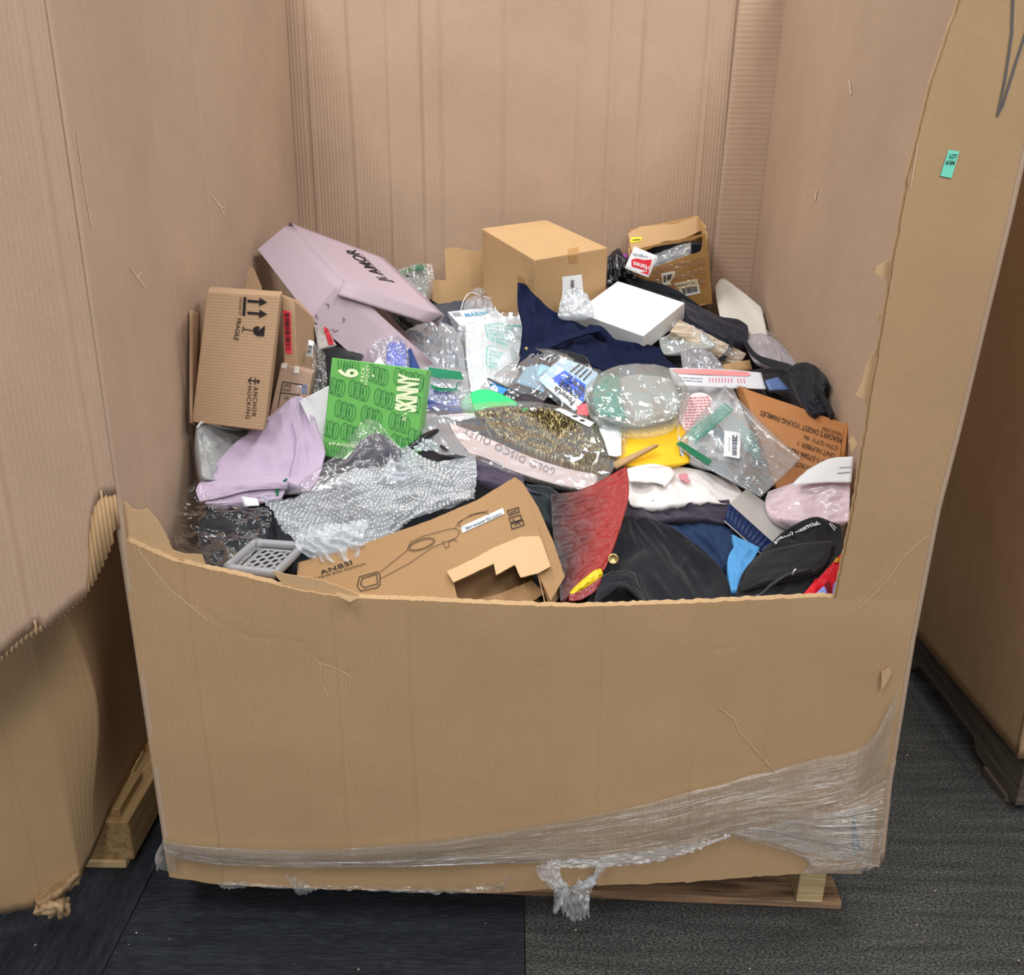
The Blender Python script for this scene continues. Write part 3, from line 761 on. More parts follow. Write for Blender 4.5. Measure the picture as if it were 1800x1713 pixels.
lbb = [(0, .05), (LDS[2], .048), (LDS[3], .045), (LDS[3] + .03, .05), (LDS[4], .085), (LDS[4] + .12, .124), (LL, .126)]
sheet('side_wall', lbp, LL, lambda s: lerp_list(lbb, s) + .006 * nz(s * 40, 3) * math.exp(-((s - LDS[3]) / .12) ** 2) + .002 * nz(s * 60, 1), lambda s: 1.6, 620, 80, BINOUT, lb, lambda s, z: .004 * nz(s * 3, z * 3, 2) - .004 * math.exp(-((s - LDS[3]) / .007) ** 2), (0.5, -.86, 0), .010).data.set_sharp_from_angle(angle=math.radians(12))
sheet('back_wall', lambda s, z: Vector((-1.95 + s, 1.2, z)), 1.16, lambda s: .13, lambda s: 1.6, 6, 6, BIN, lb, None, (0, -1, 0), .01)
o = surf('crushed_corner', [[(72, 1588, .0), (95, 1575, .01), (120, 1580, .02)], [(62, 1600, -.02), (98, 1592, -.035), (122, 1596, -.01)], [(70, 1606, -.012), (98, 1612, -.02), (118, 1610, -.005)]], TORN, lb, 'y', 26, 20, 'film', .007, 3, 3, 2.0, .003, ragged=.003)
o = surf('crushed_corner', [[(60, 1578, .0), (100, 1556, .01), (142, 1524, .035)], [(66, 1590, -.02), (105, 1566, -.015), (138, 1535, .02)], [(72, 1596, .0), (108, 1572, .005), (140, 1550, .03)]], BINOUT, lb, 'y', 26, 16, 'film', .004, 4, 3, 5.0, .003, ragged=.003)
rb = thing('cardboard_bin', 'dark shaded cardboard bin standing on the grey notched pallet', 'bin', (1.6, .9, .14))
DK = BINOUT
sheet('side_wall', lambda s, z: Vector((1.005 + .02 * math.exp(-((z - .9) / .4) ** 2) - .06 * max(0, z - .14) * 0.6, 1.5 - s, z)), 1.18, lambda s: .143 + .003 * nz(s * 30, 2), lambda s: 1.7, 80, 60, DK, rb, lambda s, z: .003 * nz(s * 3, z * 3, 7) + .0012 * nz(s * 40, z * 8, 2), (-1, 0, 0), .012)
sheet('front_wall', lambda s, z: Vector((1.005 + .02 * math.exp(-((z - .9) / .4) ** 2) - .06 * max(0, z - .14) * 0.6 + s, .32, z)), 1.15, lambda s: .143, lambda s: 1.7, 20, 40, DK, rb, None, (0, -1, 0), .012)
sheet('back_wall', lambda s, z: Vector((1.0 + s, 1.5, z)), 1.15, lambda s: .143, lambda s: 1.7, 6, 6, DK, rb, None, (0, -1, 0), .012)

# ------------------------------------------------------------------ stretch film round the foot of the bin
STR = film('stretch_film', cover=0.9, haze=0.09, rough=0.16, scale=9.0, bump=1.0, aniso=(.5, 30, 1), coord='UV', hazecol=(225, 222, 215))
wr = thing('stretch_wrap', 'clear stretch film pulled tight round the foot of the full bin', 'plastic wrap', (0, -.01, .15))
top = [(286, 1474), (320, 1484), (400, 1490), (560, 1494), (740, 1479), (900, 1456), (1100, 1422), (1300, 1371), (1430, 1335), (1522, 1308), (1580, 1206)]
mid = [(288, 1490), (330, 1500), (410, 1508), (570, 1512), (740, 1508), (900, 1495), (1100, 1478), (1300, 1435), (1430, 1420), (1500, 1400), (1558, 1360)]
bot = [(294, 1500), (340, 1513), (420, 1520), (580, 1524), (740, 1522), (900, 1516), (1060, 1512), (1200, 1488), (1290, 1464), (1420, 1498), (1546, 1522)]
q3 = lambda L, y: [(a, b, y) for a, b in L]
surf('film', [q3(top, -.013), q3([((a[0] + b[0]) / 2, (a[1] + b[1]) / 2) for a, b in zip(top, mid)], -.015), q3(mid, -.016), q3(bot, -.013)], STR, wr, 'y', 300, 90, 'film', .0032, 2, 34, 1.0, .0, ragged=.002)
surf('film', [q3([(1290, 1466), (1400, 1440), (1500, 1420), (1540, 1410)], -.011), q3([(1300, 1475), (1420, 1480), (1500, 1470), (1538, 1465)], -.012), q3([(1418, 1505), (1430, 1520), (1500, 1515), (1532, 1505)], -.011), q3([(1412, 1534), (1440, 1534), (1500, 1532), (1535, 1526)], -.010)], STR, wr, 'y', 60, 40, 'film', .002, 4, 8, 3.0, .0)
# round the right corner and side
pts = []
for f, (zt, zb) in ((0, (.36, .16)), (.04, (.38, .16)), (.12, (.44, .16)), (.4, (.5, .16)), (1.0, (.5, .16))):
    pts.append((f, zt, zb))
rows = []
for k in range(4):
    r = []
    for f, zt, zb in pts:
        z = zt + (zb - zt) * k / 3; x = lerp_list(REDGE, z) + .013 + (.012 if f > 0 else .008)
        r.append((x - (.03 if f == 0 else 0), -.014 if f == 0 else f * 1.1, z))
    rows.append(r)
surf('film', rows, STR, wr, 'w', 60, 30, 'film', .0025, 6, 14, 8.0, .0)
rows = []
for k in range(3):
    z = .172 - .016 * k
    rows.append([(-.585, -.014, z), (-.614, -.010, z), (-.616, .03, z + .005), (-.612, .5, z + .02), (-.605, 1.1, z + .02)])
surf('film', rows, STR, wr, 'w', 40, 10, 'film', .0015, 4, 6, 9.0, .0)
surf('film', [q3([(392, 1548), (520, 1556), (620, 1556), (760, 1560), (870, 1552), (905, 1532)], -.010), q3([(392, 1553), (520, 1562), (620, 1564), (760, 1569), (870, 1568), (885, 1566)], -.012)], CLEARC, wr, 'y', 90, 8, 'film', .004, 18, 2, 4.0, .0, ragged=.004)
for (a, b) in (((500, 1542), (545, 1566)), ((380, 1552), (430, 1558))):
    surf('film_shred', [q3([(a[0], a[1] - 4), ((a[0] + b[0]) / 2, a[1]), (b[0], b[1] - 12)], -.02), q3([(a[0] + 10, a[1] + 8), ((a[0] + b[0]) / 2, b[1] + 4), (b[0] + 4, b[1])], -.025)], CLEARC, wr, 'y', 24, 12, 'film', .008, 7, 6, a[0], .0, ragged=.006)
surf('film_edge', [q3([(960, 1512), (1060, 1505), (1200, 1486), (1285, 1466)], -.015), q3([(965, 1525), (1080, 1522), (1180, 1508), (1282, 1470)], -.02)], film('bunched_film', cover=.3, haze=.4, scale=120, bump=1.0), wr, 'y', 90, 10, 'film', .004, 22, 4, 7.0, .0, ragged=.005)
KN = film('knotted_film', cover=.3, haze=.35, scale=110, bump=1.0)
surf('film_tail', [q3([(940, 1522), (960, 1518), (982, 1524)], -.018), q3([(950, 1545), (968, 1548), (990, 1550)], -.03), q3([(972, 1562), (985, 1560), (1000, 1558)], -.035), q3([(972, 1602), (976, 1598), (983, 1596)], -.035)], KN, wr, 'y', 20, 40, 'film', .010, 4, 8, 1.0, .0)
surf('film_tail', [q3([(1050, 1520), (1062, 1516), (1075, 1514)], -.018), q3([(1040, 1545), (1046, 1542), (1054, 1540)], -.03), q3([(1000, 1562), (1015, 1560), (1040, 1560)], -.038), q3([(985, 1590), (1010, 1588), (1036, 1584)], -.045), q3([(998, 1606), (1015, 1616), (1036, 1606)], -.04)], KN, wr, 'y', 24, 50, 'film', .013, 5, 7, 2.0, .0)
tube('film_tail', [PY(985, 1545, -.03), PY(992, 1565, -.035), PY(982, 1590, -.04), PY(976, 1602, -.04)], .004, KN, wr)
# split in the right front corner
fillpx('corner_split', [(1500, 1428), (1494, 1455), (1498, 1500), (1519, 1527), (1513, 1490), (1505, 1455)], front, plain('split_grey', (96, 104, 110), .6), bin_, .002)
# ------------------------------------------------------------------ the heap that everything lies on
V, F, UV = [], [], []
nx, ny = 70, 70
def heap_z(x, y):
    z = Z0 + KS * y - .055 + .018 * fbm(x * 7, y * 7, 2.2, 3) + .012 * ridge(x * 12, y * 12, 7, 2)
    z += .05 * math.exp(-((x + .5) / .16) ** 2 - ((y - .34) / .25) ** 2)
    z -= .03 * math.exp(-((y) / .08) ** 2)
    return z
for j in range(ny + 1):
    for i in range(nx + 1):
        x, y = -.578 + 1.145 * i / nx, .020 + 1.165 * j / ny
        V.append(Vector((x, y, heap_z(x, y)))); UV.append((i / nx, j / ny))
W = nx + 1
F = [(j * W + i, j * W + i + 1, (j + 1) * W + i + 1, (j + 1) * W + i) for j in range(ny) for i in range(nx)]
n0 = len(V)
ring = [i for i in range(nx + 1)] + [j * W + nx for j in range(1, ny + 1)] + [ny * W + i for i in range(nx - 1, -1, -1)] + [j * W for j in range(ny - 1, 0, -1)]
for k in ring: V.append(Vector((V[k].x, V[k].y, .142))); UV.append((0, 0))
m_ = len(ring)
for k in range(m_): F.append((ring[k], n0 + k, n0 + (k + 1) % m_, ring[(k + 1) % m_]))
F.append(tuple(n0 + k for k in range(m_ - 1, -1, -1)))
m, nt, b = nodes('mixed_dark_fabrics')
tc = nt.nodes.new('ShaderNodeTexCoord'); vo = nt.nodes.new('ShaderNodeTexVoronoi'); vo.inputs['Scale'].default_value = 9
nt.links.new(tc.outputs['Object'], vo.inputs['Vector'])
cr = nt.nodes.new('ShaderNodeValToRGB'); cr.color_ramp.interpolation = 'CONSTANT'
cols = [(0, (30, 32, 37)), (.25, (46, 47, 54)), (.45, (24, 34, 36)), (.62, (58, 54, 62)), (.78, (34, 40, 56)), (.9, (80, 78, 80))]
while len(cr.color_ramp.elements) < len(cols): cr.color_ramp.elements.new(.5)
for e, (p, c) in zip(cr.color_ramp.elements, cols): e.position = p; e.color = srgb(*c)
sp_ = nt.nodes.new('ShaderNodeSeparateXYZ'); nt.links.new(vo.outputs['Color'], sp_.inputs[0]); nt.links.new(sp_.outputs[0], cr.inputs[0]); nt.links.new(cr.outputs[0], b.inputs['Base Color'])
b.inputs['Roughness'].default_value = .8
heap = mk('clothing_heap', V, F, m, None, True, UV, kind='stuff')
tag(heap, 'mass of dark mixed clothing and packaging filling the bin underneath', 'clothing')

def ylist(L, y): return [(a, b, y) for a, b in L]
def qy(*c): return [PY(*q) for q in c]
LILAC = plain('lilac_cotton', (188, 170, 194), .95, .2, 0, .06, 30, .3, 420, .3)
# --- large kraft carton at the back
t = thing('carton', 'large plain kraft carton standing against the back wall of the bin', 'box', (.02, 1.0, .9))
fr, bk = obox((0.0160, 0.9092, 0.8952), [[0.7995, -0.6005, 0.0156], [0.5939, 0.7862, -0.1708], [0.0903, 0.1458, 0.9852]], (0.2070, 0.2150, 0.1709))
fr = list(fr); bk = list(bk)
fr[0] = PY(940, 457, .885); fr[1] = PY(1068, 435, 1.02); bk[0] = PY(846, 401, 1.06); bk[1] = PY(960, 386, 1.19)
fr[3] = PY(936, 575, .91); fr[2] = PY(1064, 548, 1.04); bk[3] = PY(850, 560, 1.07); bk[2] = PY(965, 520, 1.19)
kb = hexa('carton_body', fr, bk, KRAFT, t, 8, .0012, 1.0)
poly_panel('side_flap', [(781, 438), (800, 434), (812, 437), (835, 441), (850, 440), (852, 560), (790, 545), (760, 528), (760, 496), (764, 492), (784, 492)], [], (PY(850, 440, 1.15), Vector((.25, -1, .15)).normalized()), KRAFT, t, .004)
draw('flap_crease', [[(783, 471), (848, 472)]], 1.6, bpy.data.objects['side_flap'], TORN, t, .001)
tg = patch('barcode_label', ((988, 486), (1022, 482), (1028, 540), (988, 545)), kb, WHITEP, t)
lay('barcode', *bars(3, 22), ((1003, 492), (1003, 520), (1009, 520), (1009, 492)), tg, INK, t, .0008)
patch('tape', ((998, 438), (1017, 434), (1016, 460), (1001, 463)), kb, plain('carton_tape', (176, 136, 84), .35), t, .0006)
patch('tape', ((910, 484), (922, 490), (938, 545), (912, 540)), kb, plain('carton_tape_b', (170, 132, 84), .3), t, .0006)
# --- torn carton with tag
t = thing('carton', 'torn kraft carton bound with shiny tape and burst open at the front', 'box', (.37, 1.1, .9))
F4 = [PY(1104, 440, 1.07), PY(1243, 408, 1.04), PY(1252, 534, 1.06), PY(1122, 560, 1.08)]
B4 = [PY(1106, 404, 1.19), PY(1226, 378, 1.18), PY(1252, 505, 1.19), PY(1122, 530, 1.195)]
TAPEK = plain('taped_kraft', (172, 132, 78), .28, .6, 0, .12, 14, .5, 40)
hb = hexa('carton_body', F4, B4, TAPEK, t, 6, .001, 4.0, skip=('front', 'top'))
pl = plane3(F4[0], F4[1], F4[2])
fp = poly_panel('front_face', [(1104, 440), (1126, 436), (1243, 410), (1252, 534), (1180, 545), (1120, 560)], [[(1112, 452), (1150, 434), (1205, 424), (1236, 416), (1231, 442), (1200, 452), (1160, 466), (1125, 482)]], pl, TAPEK, t, .004, 2.5)
poly_panel('top_flap', [(1104, 410), (1125, 398), (1165, 394), (1186, 394), (1226, 379), (1243, 400), (1235, 404), (1200, 420), (1166, 424), (1150, 432), (1110, 442)], [], (PY(1104, 440, 1.07), Vector((0.1, -1, 1.0)).normalized()), KRAFT, t, .004, 1.2)
fillpx('torn_edge', [(1200, 419), (1216, 408), (1222, 402), (1243, 396), (1242, 405), (1220, 415), (1203, 421)], bpy.data.objects['top_flap'], FLUTE, t)
st = patch('yellow_sticker', ((1110, 417), (1129, 417), (1126, 424), (1107, 428)), bpy.data.objects['top_flap'], plain('yellow_label', (246, 208, 20), .5), t)
lay('print', *textlines(4, 1, 3), ((1112, 420), (1125, 419), (1125, 423), (1112, 424)), st, INK, t, .0006)
surf('inner_bag', [[(1140, 450, 1.10), (1190, 432, 1.10), (1215, 425, 1.1)], [(1145, 465, 1.075), (1190, 450, 1.075), (1215, 440, 1.08)], [(1150, 482, 1.08), (1190, 465, 1.08), (1215, 455, 1.09)]], MILKY, t, 'y', 24, 16, 'film', .008, 4, 4, 3, 0, .02)
box('dark_contents', tuple(PY(1132, 535, 1.11)), tuple(PY(1236, 425, 1.18)), BLACKC, t)
lb1 = patch('barcode_label', ((1184, 498), (1226, 490), (1231, 515), (1203, 521)), fp, WHITEP, t)
lay('barcode', *bars(5, 26), ((1192, 508), (1225, 502), (1227, 512), (1195, 518)), lb1, INK, t, .0008)
lay('print', *textlines(6, 1, 6), ((1189, 500), (1222, 494), (1223, 498), (1190, 504)), lb1, plain('grey_ink', (120, 122, 128), .7), t, .0008)
lb2 = fillpx('torn_label', [(1163, 480), (1186, 476), (1187, 482), (1176, 500), (1164, 501)], fp, WHITEP, t)
lay('print', *rects([(0, 0, .3, 1), (.45, .1, 1, .9)]), ((1166, 483), (1182, 480), (1178, 492), (1167, 496)), lb2, INK, t, .0008)
for k in range(3):
    y = 470 + k * 17
    surf('tape_strip', [[(1152, y, 1.062), (1195, y - 9, 1.05), (1240, y - 17, 1.036)], [(1150, y + 12, 1.062), (1195, y + 4, 1.05), (1243, y - 5, 1.036)]], film('tape_film%d' % k, (236, 220, 190), .25, .03, .12, 90, .6), t, 'y', 30, 6, 'film', .0025, 8, 3, k, 0)
card = thing('retail_card', 'white swing card with a red brand block tucked into the torn carton', 'tag', tuple(PY(1128, 486, 1.03)))
cq = qy((1115, 433, 1.035), (1156, 450, 1.02), (1140, 488, 1.015), (1098, 471, 1.03))
cp = panel('card', cq, WHITEP, card, .0012, 6, .001)
RED = plain('brand_red', (214, 24, 44), .5)
rp = fillpx('red_block', [(1110, 456), (1120, 454), (1132, 457), (1146, 456), (1141, 477), (1140, 483), (1125, 478), (1108, 478), (1110, 468)], cp, RED, card)
text('Hanes', ((1142, 477), (1113, 468), (1113.5, 459), (1142, 467)), rp, WHITEP, card, .012, off=.0008)
text('originals', ((1139, 454), (1112, 450), (1113, 443), (1138, 449)), cp, plain('blue_ink', (60, 84, 120), .7), card, off=.001)
# --- lilac retail box
t = thing('gift_box', 'pale lilac folding box with half-lifted lid printed in black letters', 'box', (-.4, .8, .75))
LB = plain('lilac_board', (178, 160, 170), .55, .4, 0, .04, 12)
P2, P1, Q1, Q2 = qy((600, 491, .70), (509, 391, .90), (453, 438, .775), (546, 559, .64))
e2 = PY(655, 655, .66) - Q2; e2 = e2.normalized() * .27
bodyF = [P2, P2 + e2, Q2 + e2, Q2]; bodyB = [P1, P1 + e2, Q1 + e2, Q1]
lb_ = hexa('box_body', bodyF, bodyB, LB, t, 4, .0, 3.0, skip=('top',))
lp = [P1, PY(672, 452, .98), PY(779, 553, .79), P2]
lid = panel('lid', lp, LB, t, .003, 14, .002, 1.0)
n_ = (lp[1] - lp[0]).cross(lp[3] - lp[0]).normalized(); n_ = n_ if n_.z > 0 else -n_
dn = (PY(752, 570, .755) - lp[2])
fl1 = panel('lid_front_flange', [P2 + (lp[2] - P2) * .03, lp[2], PY(752, 568, .765), PY(594, 518, .672)], LB, t, .003, 6, .0005)
panel('lid_end_flange', [lp[2], lp[1], lp[1] - n_ * .03, lp[2] - n_ * .03], LB, t, .003, 4, 0)
text('Ji AMOR', ((668, 494), (603, 438), (631, 440), (694, 497)), lid, INK, t, .01)
lay('print', *textlines(9, 1, 9), ((684, 497), (634, 448), (637, 447), (687, 495)), lid, plain('grey_print', (120, 108, 116), .7), t)
draw('slot_shade', [[(573, 534), (578, 536), (577, 541)], [(557, 553), (554, 556), (559, 560)], [(602, 558), (606, 562), (602, 566)], [(585, 578), (588, 583), (594, 580)]], 1.6, lb_, plain('lilac_slot_shade', (110, 98, 106), .7), t)  # die-cut slits drawn as dark lines, the shade in their gaps painted in
draw('lid_crease', [[(671, 521), (664, 542)]], 2.0, fl1, plain('lilac_edge', (205, 190, 200), .6), t)
# --- carton with fragile marks
t = thing('carton', 'upright kraft carton with fragile and arrow marks against the left wall', 'box', (-.52, .36, .8))
fa = qy((364, 511, .305), (493, 519, .33), (464, 757, .27), (337, 742, .272))
ba = qy((368, 503, .42), (497, 512, .43), (474, 738, .385), (357, 728, .38))
ab = hexa('carton_body', fa, ba, KRAFT2, t, 10, .0014, 6.0)
panel('side_flap', qy((336, 545, .352), (352, 548, .375), (345, 748, .285), (337, 742, .262)), KRAFT2, t, .004, 4, 0)
AI = ((433, 521), (433, 555), (421, 553), (423, 519))
text('THIS SIDE UP', ((425, 522), (424, 553), (419.5, 553), (421, 521)), ab, INK, t, .0)
fillpx('underline', [(428, 522), (433, 522), (431, 555), (426, 554)], ab, INK, t)
for dy_ in (0, 21):
    fillpx('arrow', [(435, 526 + dy_), (456, 528 + dy_), (456, 523 + dy_), (470, 531 + dy_), (455, 538 + dy_), (456, 532.5 + dy_), (435, 531 + dy_)], ab, INK, t)
text('FRAGILE', ((424, 560), (419, 599), (411, 597), (417, 559)), ab, INK, t, .008)
fillpx('glass_mark', [(445, 576), (452, 573), (457, 575), (453, 582), (466, 572), (464, 591), (452, 590), (446, 586)], ab, INK, t)
draw('glass_stem', [[(427, 578), (446, 581)], [(428, 574), (426, 583)]], 1.6, ab, INK, t)
text('ANCHOR', ((454, 680), (450, 732), (442.5, 731), (446, 679)), ab, INK, t, .006, 1.25)
text('HOCKING', ((443, 679), (439, 736), (432, 735), (436, 678)), ab, INK, t, .006, 1.2)
draw('anchor_mark', [[(438, 668), (455, 670)], [(449, 664), (448, 675)], [(442, 663), (437, 668), (441, 675)], [(453, 667), (456, 670), (453, 673)]], 1.8, ab, INK, t)
tag(poly_panel('cardboard_scrap', [(437, 466), (446, 471), (460, 505), (462, 530), (428, 530)], [], (PY(440, 480, .62), Vector((.2, -1, .2)).normalized()), KRAFT2, None, .005), 'brown cardboard scrap poking up behind the fragile carton', 'cardboard')
t = thing('carton', 'slim kraft carton with a bright red barcode sticker beside the fragile carton', 'box', (-.4, .44, .85))
fa = qy((495, 517, .44), (517, 527, .44), (522, 645, .40), (499, 645, .40)); ba = qy((525, 527, .60), (553, 560, .60), (556, 650, .56), (530, 650, .56))
sb = hexa('carton_body', fa, ba, KRAFT2, t, 6, .0008, 2.0)
rs = patch('red_sticker', ((498, 545), (511, 548), (513, 622), (502, 620)), sb, plain('fluor_red', (236, 52, 72), .5), t)
lay('barcode', *bars(8, 26), ((501, 550), (503, 616), (511, 616), (509, 550)), rs, plain('red_black_ink', (70, 16, 24), .6), t, .0008)
t = thing('carton', 'dusty kraft carton with a ruled address panel behind the lilac sweatshirt', 'box', (-.4, .38, .74))
fa = qy((494, 638, .385), (550, 655, .385), (532, 752, .35), (472, 735, .35)); ba = qy((502, 636, .425), (556, 650, .425), (540, 745, .39), (480, 730, .39))
sb = hexa('carton_body', fa, ba, cardboard('dusty_kraft', (170, 142, 124), .1), t, 6, .001, 2.5)
draw('ruled_line', [[(497, 671), (531, 676)], [(493, 690), (527, 694)], [(497, 671), (489, 715)]], 1.5, sb, INK, t)
text('LARGE', ((499, 674), (513, 676), (512, 681), (498, 679)), sb, INK, t); text('POINT', ((497, 682), (512, 684), (511, 689), (496, 687)), sb, INK, t); text('LG', ((500, 696), (508, 697), (507, 702), (499, 701)), sb, INK, t, .01)
patch('tape_bit', ((497, 634), (507, 636), (503, 648), (494, 646)), sb, plain('clear_tape', (206, 200, 192), .3), t)
patch('tape_bit', ((518, 642), (526, 644), (526, 656), (516, 655)), sb, bpy.data.materials['clear_tape'], t)
t = thing('zipper_pull', 'small blue metal zipper pull beside the lilac sweatshirt', 'zipper pull', tuple(PY(535, 692, .345)))
tube('ring', [PY(524, 688, .345), PY(523, 681, .345), PY(527, 678, .345), PY(530, 682, .345), PY(530, 690, .345)], .0012, plain('pull_white', (210, 215, 220), .3, .6), t)
tube('slider', [PY(533, 692, .34), PY(533, 680, .345), PY(536, 677, .345), PY(538, 681, .345), PY(538, 693, .34)], .002, plain('pull_blue', (96, 112, 150), .3, .6), t)
t = thing('snack_pack', 'white and red foil packet wedged under the lilac box', 'packet', tuple(PY(575, 600, .6)))
sb = surf('packet', [[(552, 570, .58), (566, 572, .6), (582, 580, .61)], [(556, 592, .57), (570, 594, .58), (588, 600, .59)], [(560, 616, .55), (575, 610, .56), (592, 606, .57)]], plain('packet_grey', (168, 158, 156), .4), t, 'y', 16, 14, 'film', .004, 3, 3, 1, 0, .015)
patch('red_band', ((566, 572), (576, 579), (588, 606), (578, 607)), sb, plain('packet_red', (176, 20, 40), .4), t, .0015, 8, 8)
tag(panel('price_tag', qy((543, 597, .46), (552, 600, .46), (547, 626, .45), (537, 627, .45)), WHITEP, None, .0012, 3, 0), 'small white barcode tag hanging by the slim kraft carton', 'tag')
lay('barcode', *rects([(.1, .3, .9, .5), (.1, .55, .9, .8)]), ((543, 597), (552, 600), (547, 626), (537, 627)), bpy.data.objects['price_tag'], plain('grey_ink_b', (110, 110, 112), .7), bpy.data.objects['price_tag'], .001)
# --- spaghetti box
t = thing('pasta_box', 'bright green six pack spaghetti box printed with coiled noodles', 'box', (-.3, .42, .74))
fr, bk = obox((-0.3800, 0.3600, 0.7557), [[0.9891, 0.092, 0.1152], [-0.1183, 0.9615, 0.2479], [-0.0879, -0.2588, 0.9619]], (0.1755, 0.0500, 0.1804))
GRN = plain('pasta_green', (108, 186, 92), .45, .4, 0, .03); gb = hexa('box_body', fr, bk, GRN, t, 4, 0, 1, bev=.0012)
PG = gb; DG = plain('noodle_dark_green', (46, 124, 66), .5); LG_ = plain('noodle_light_green', (136, 206, 120), .5); CRM = plain('cream_ink', (236, 252, 206), .5)
def gp(u, v): return _bil(((584, 628), (749, 650), (730, 824), (564, 801)), u, v)
for (u, v) in ((.18, .05), (.50, .10), (.78, .10), (.06, .27), (.32, .28), (.60, .33), (.90, .33), (.20, .50), (.48, .52), (.78, .55), (.05, .70), (.29, .72), (.57, .74), (.82, .76), (.15, .92), (.42, .95), (.97, .12), (1.0, .68)):
    rings = []
    for k in range(6):
        uu = u - .075 + k * .03
        P = [(x, y) for x, y in ell(uu, v + .006 * k, .036, .085, 14)]
        run = []
        for (x, y) in P:
            if .003 < x < .997 and .003 < y < .997: run.append(gp(x, y))
            else:
                if len(run) > 1: rings.append(run)
                run = []
        if len(run) > 1: rings.append(run)
    if rings: draw('noodle_coil', rings, 1.1, PG, DG, t, .0006)
    if rings: draw('noodle_highlight', [[(x + 1.1, y) for x, y in r] for r in rings[1:-1:2]], .8, PG, LG_, t, .0007)
text('6', ((592, 662), (594, 645), (631, 649), (630, 664)), PG, CRM, t, .03)
text('PACK', ((633.5, 670), (636, 645), (642.5, 645.5), (640, 670.5)), PG, CRM, t, .02, 1.3)
text('PAQUET', ((641, 676), (645, 641), (651, 641.5), (647, 676.5)), PG, CRM, t, .02, 1.1)
fillpx('triangle_mark', [(653, 661), (657, 656.5), (658, 663)], PG, CRM, t)
text('SKINNY', ((693, 721), (700, 656), (739, 660), (732, 725)), PG, CRM, t, .05, .95)
text("It's", ((706, 738), (708, 724), (716, 725), (714, 739)), PG, CRM, t, .01)
text('SPAGHETTI', ((578.5, 776), (645, 783), (644.5, 788.5), (578, 781.5)), PG, CRM, t, .025, 1.15)
t = thing('white_box', 'plain white card sleeve standing behind the green pasta box', 'box', tuple(PY(560, 780, .40)))
hexa('sleeve', qy((526, 704, .352), (578, 678, .39), (566, 795, .358), (560, 775, .345)), qy((530, 702, .362), (581, 677, .40), (568, 793, .368), (563, 773, .355)), plain('white_board', (222, 222, 226), .5, .4, 0, .02), t, 4, 0, 1, bev=.001)
tag(panel('paper_slip', qy((655, 640, .47), (668, 626, .475), (677, 640, .475), (664, 660, .46)), WHITEP, None, .001, 2, 0), 'white paper corner peeping over the green pasta box', 'paper')
# --- silver mailer
t = thing('poly_mailer', 'silver grey poly mailer squeezed under the fragile carton', 'mailer', tuple(PY(380, 840, .2)))
o = surf('mailer', [[(345, 752, .265), (358, 742, .28), (395, 752, .32), (440, 755, .36)], [(350, 785, .245), (370, 790, .255), (405, 790, .29), (440, 790, .32)], [(356, 838, .205), (375, 845, .21), (400, 850, .235), (440, 840, .27)]], plain('silver_poly', (160, 162, 162), .32, .6, 0, .03, 10, .25, 30), t, 'y', 40, 30, 'cloth', .006, 3, 6, 3, 0, .06)
tube('seal_edge', [PY(346, 752, .26), PY(358, 742, .275), PY(395, 752, .312), PY(430, 755, .345)], .0022, plain('silver_seal', (200, 202, 204), .35), t)
# --- lilac sweatshirt
t = thing('sweatshirt', 'lilac sweatshirt crumpled between the green pasta box and the silver mailer', 'clothing', tuple(PY(450, 880, .2)))
sw = surf('sweatshirt_body', [[(466, 742, .335), (492, 716, .35), (520, 696, .36), (542, 706, .365), (566, 768, .355)],
     [(415, 775, .29), (455, 758, .305), (505, 745, .325), (540, 748, .335), (572, 790, .335)],
     [(372, 822, .24), (430, 806, .255), (490, 800, .275), (530, 800, .29), (568, 815, .305)],
     [(345, 858, .20), (400, 846, .215), (460, 838, .235), (510, 838, .255), (556, 848, .27)],
     [(352, 880, .185), (400, 862, .20), (450, 848, .22), (500, 845, .24), (540, 862, .25)]], LILAC, t, 'y', 80, 80, 'fold', .010, 2.2, 2.6, 3.0, 0, .05)
surf('cuff', [[(349, 850, .198), (380, 846, .205), (440, 838, .222), (500, 836, .238)], [(346, 868, .178), (385, 862, .19), (440, 850, .205), (505, 848, .225)], [(352, 882, .172), (390, 874, .185), (440, 862, .2), (505, 858, .222)]], LILAC, t, 'y', 40, 16, 'cloth', .003, 4, 2, 6, .004)
surf('lower_fold', [[(366, 878, .185), (410, 866, .20), (470, 856, .22), (500, 858, .23)], [(360, 884, .172), (410, 880, .188), (460, 868, .206), (500, 866, .22)], [(368, 890, .18), (415, 888, .19), (460, 880, .20), (495, 876, .215)]], LILAC, t, 'y', 36, 16, 'cloth', .003, 3, 3, 8, 0, .02)
SE = plain('lilac_seam', (168, 146, 178), .95)
for L in ([(513, 742), (520, 770), (518, 800), (508, 836)],):
    draw('seam', [L], 1.6, sw, SE, t, .0012)
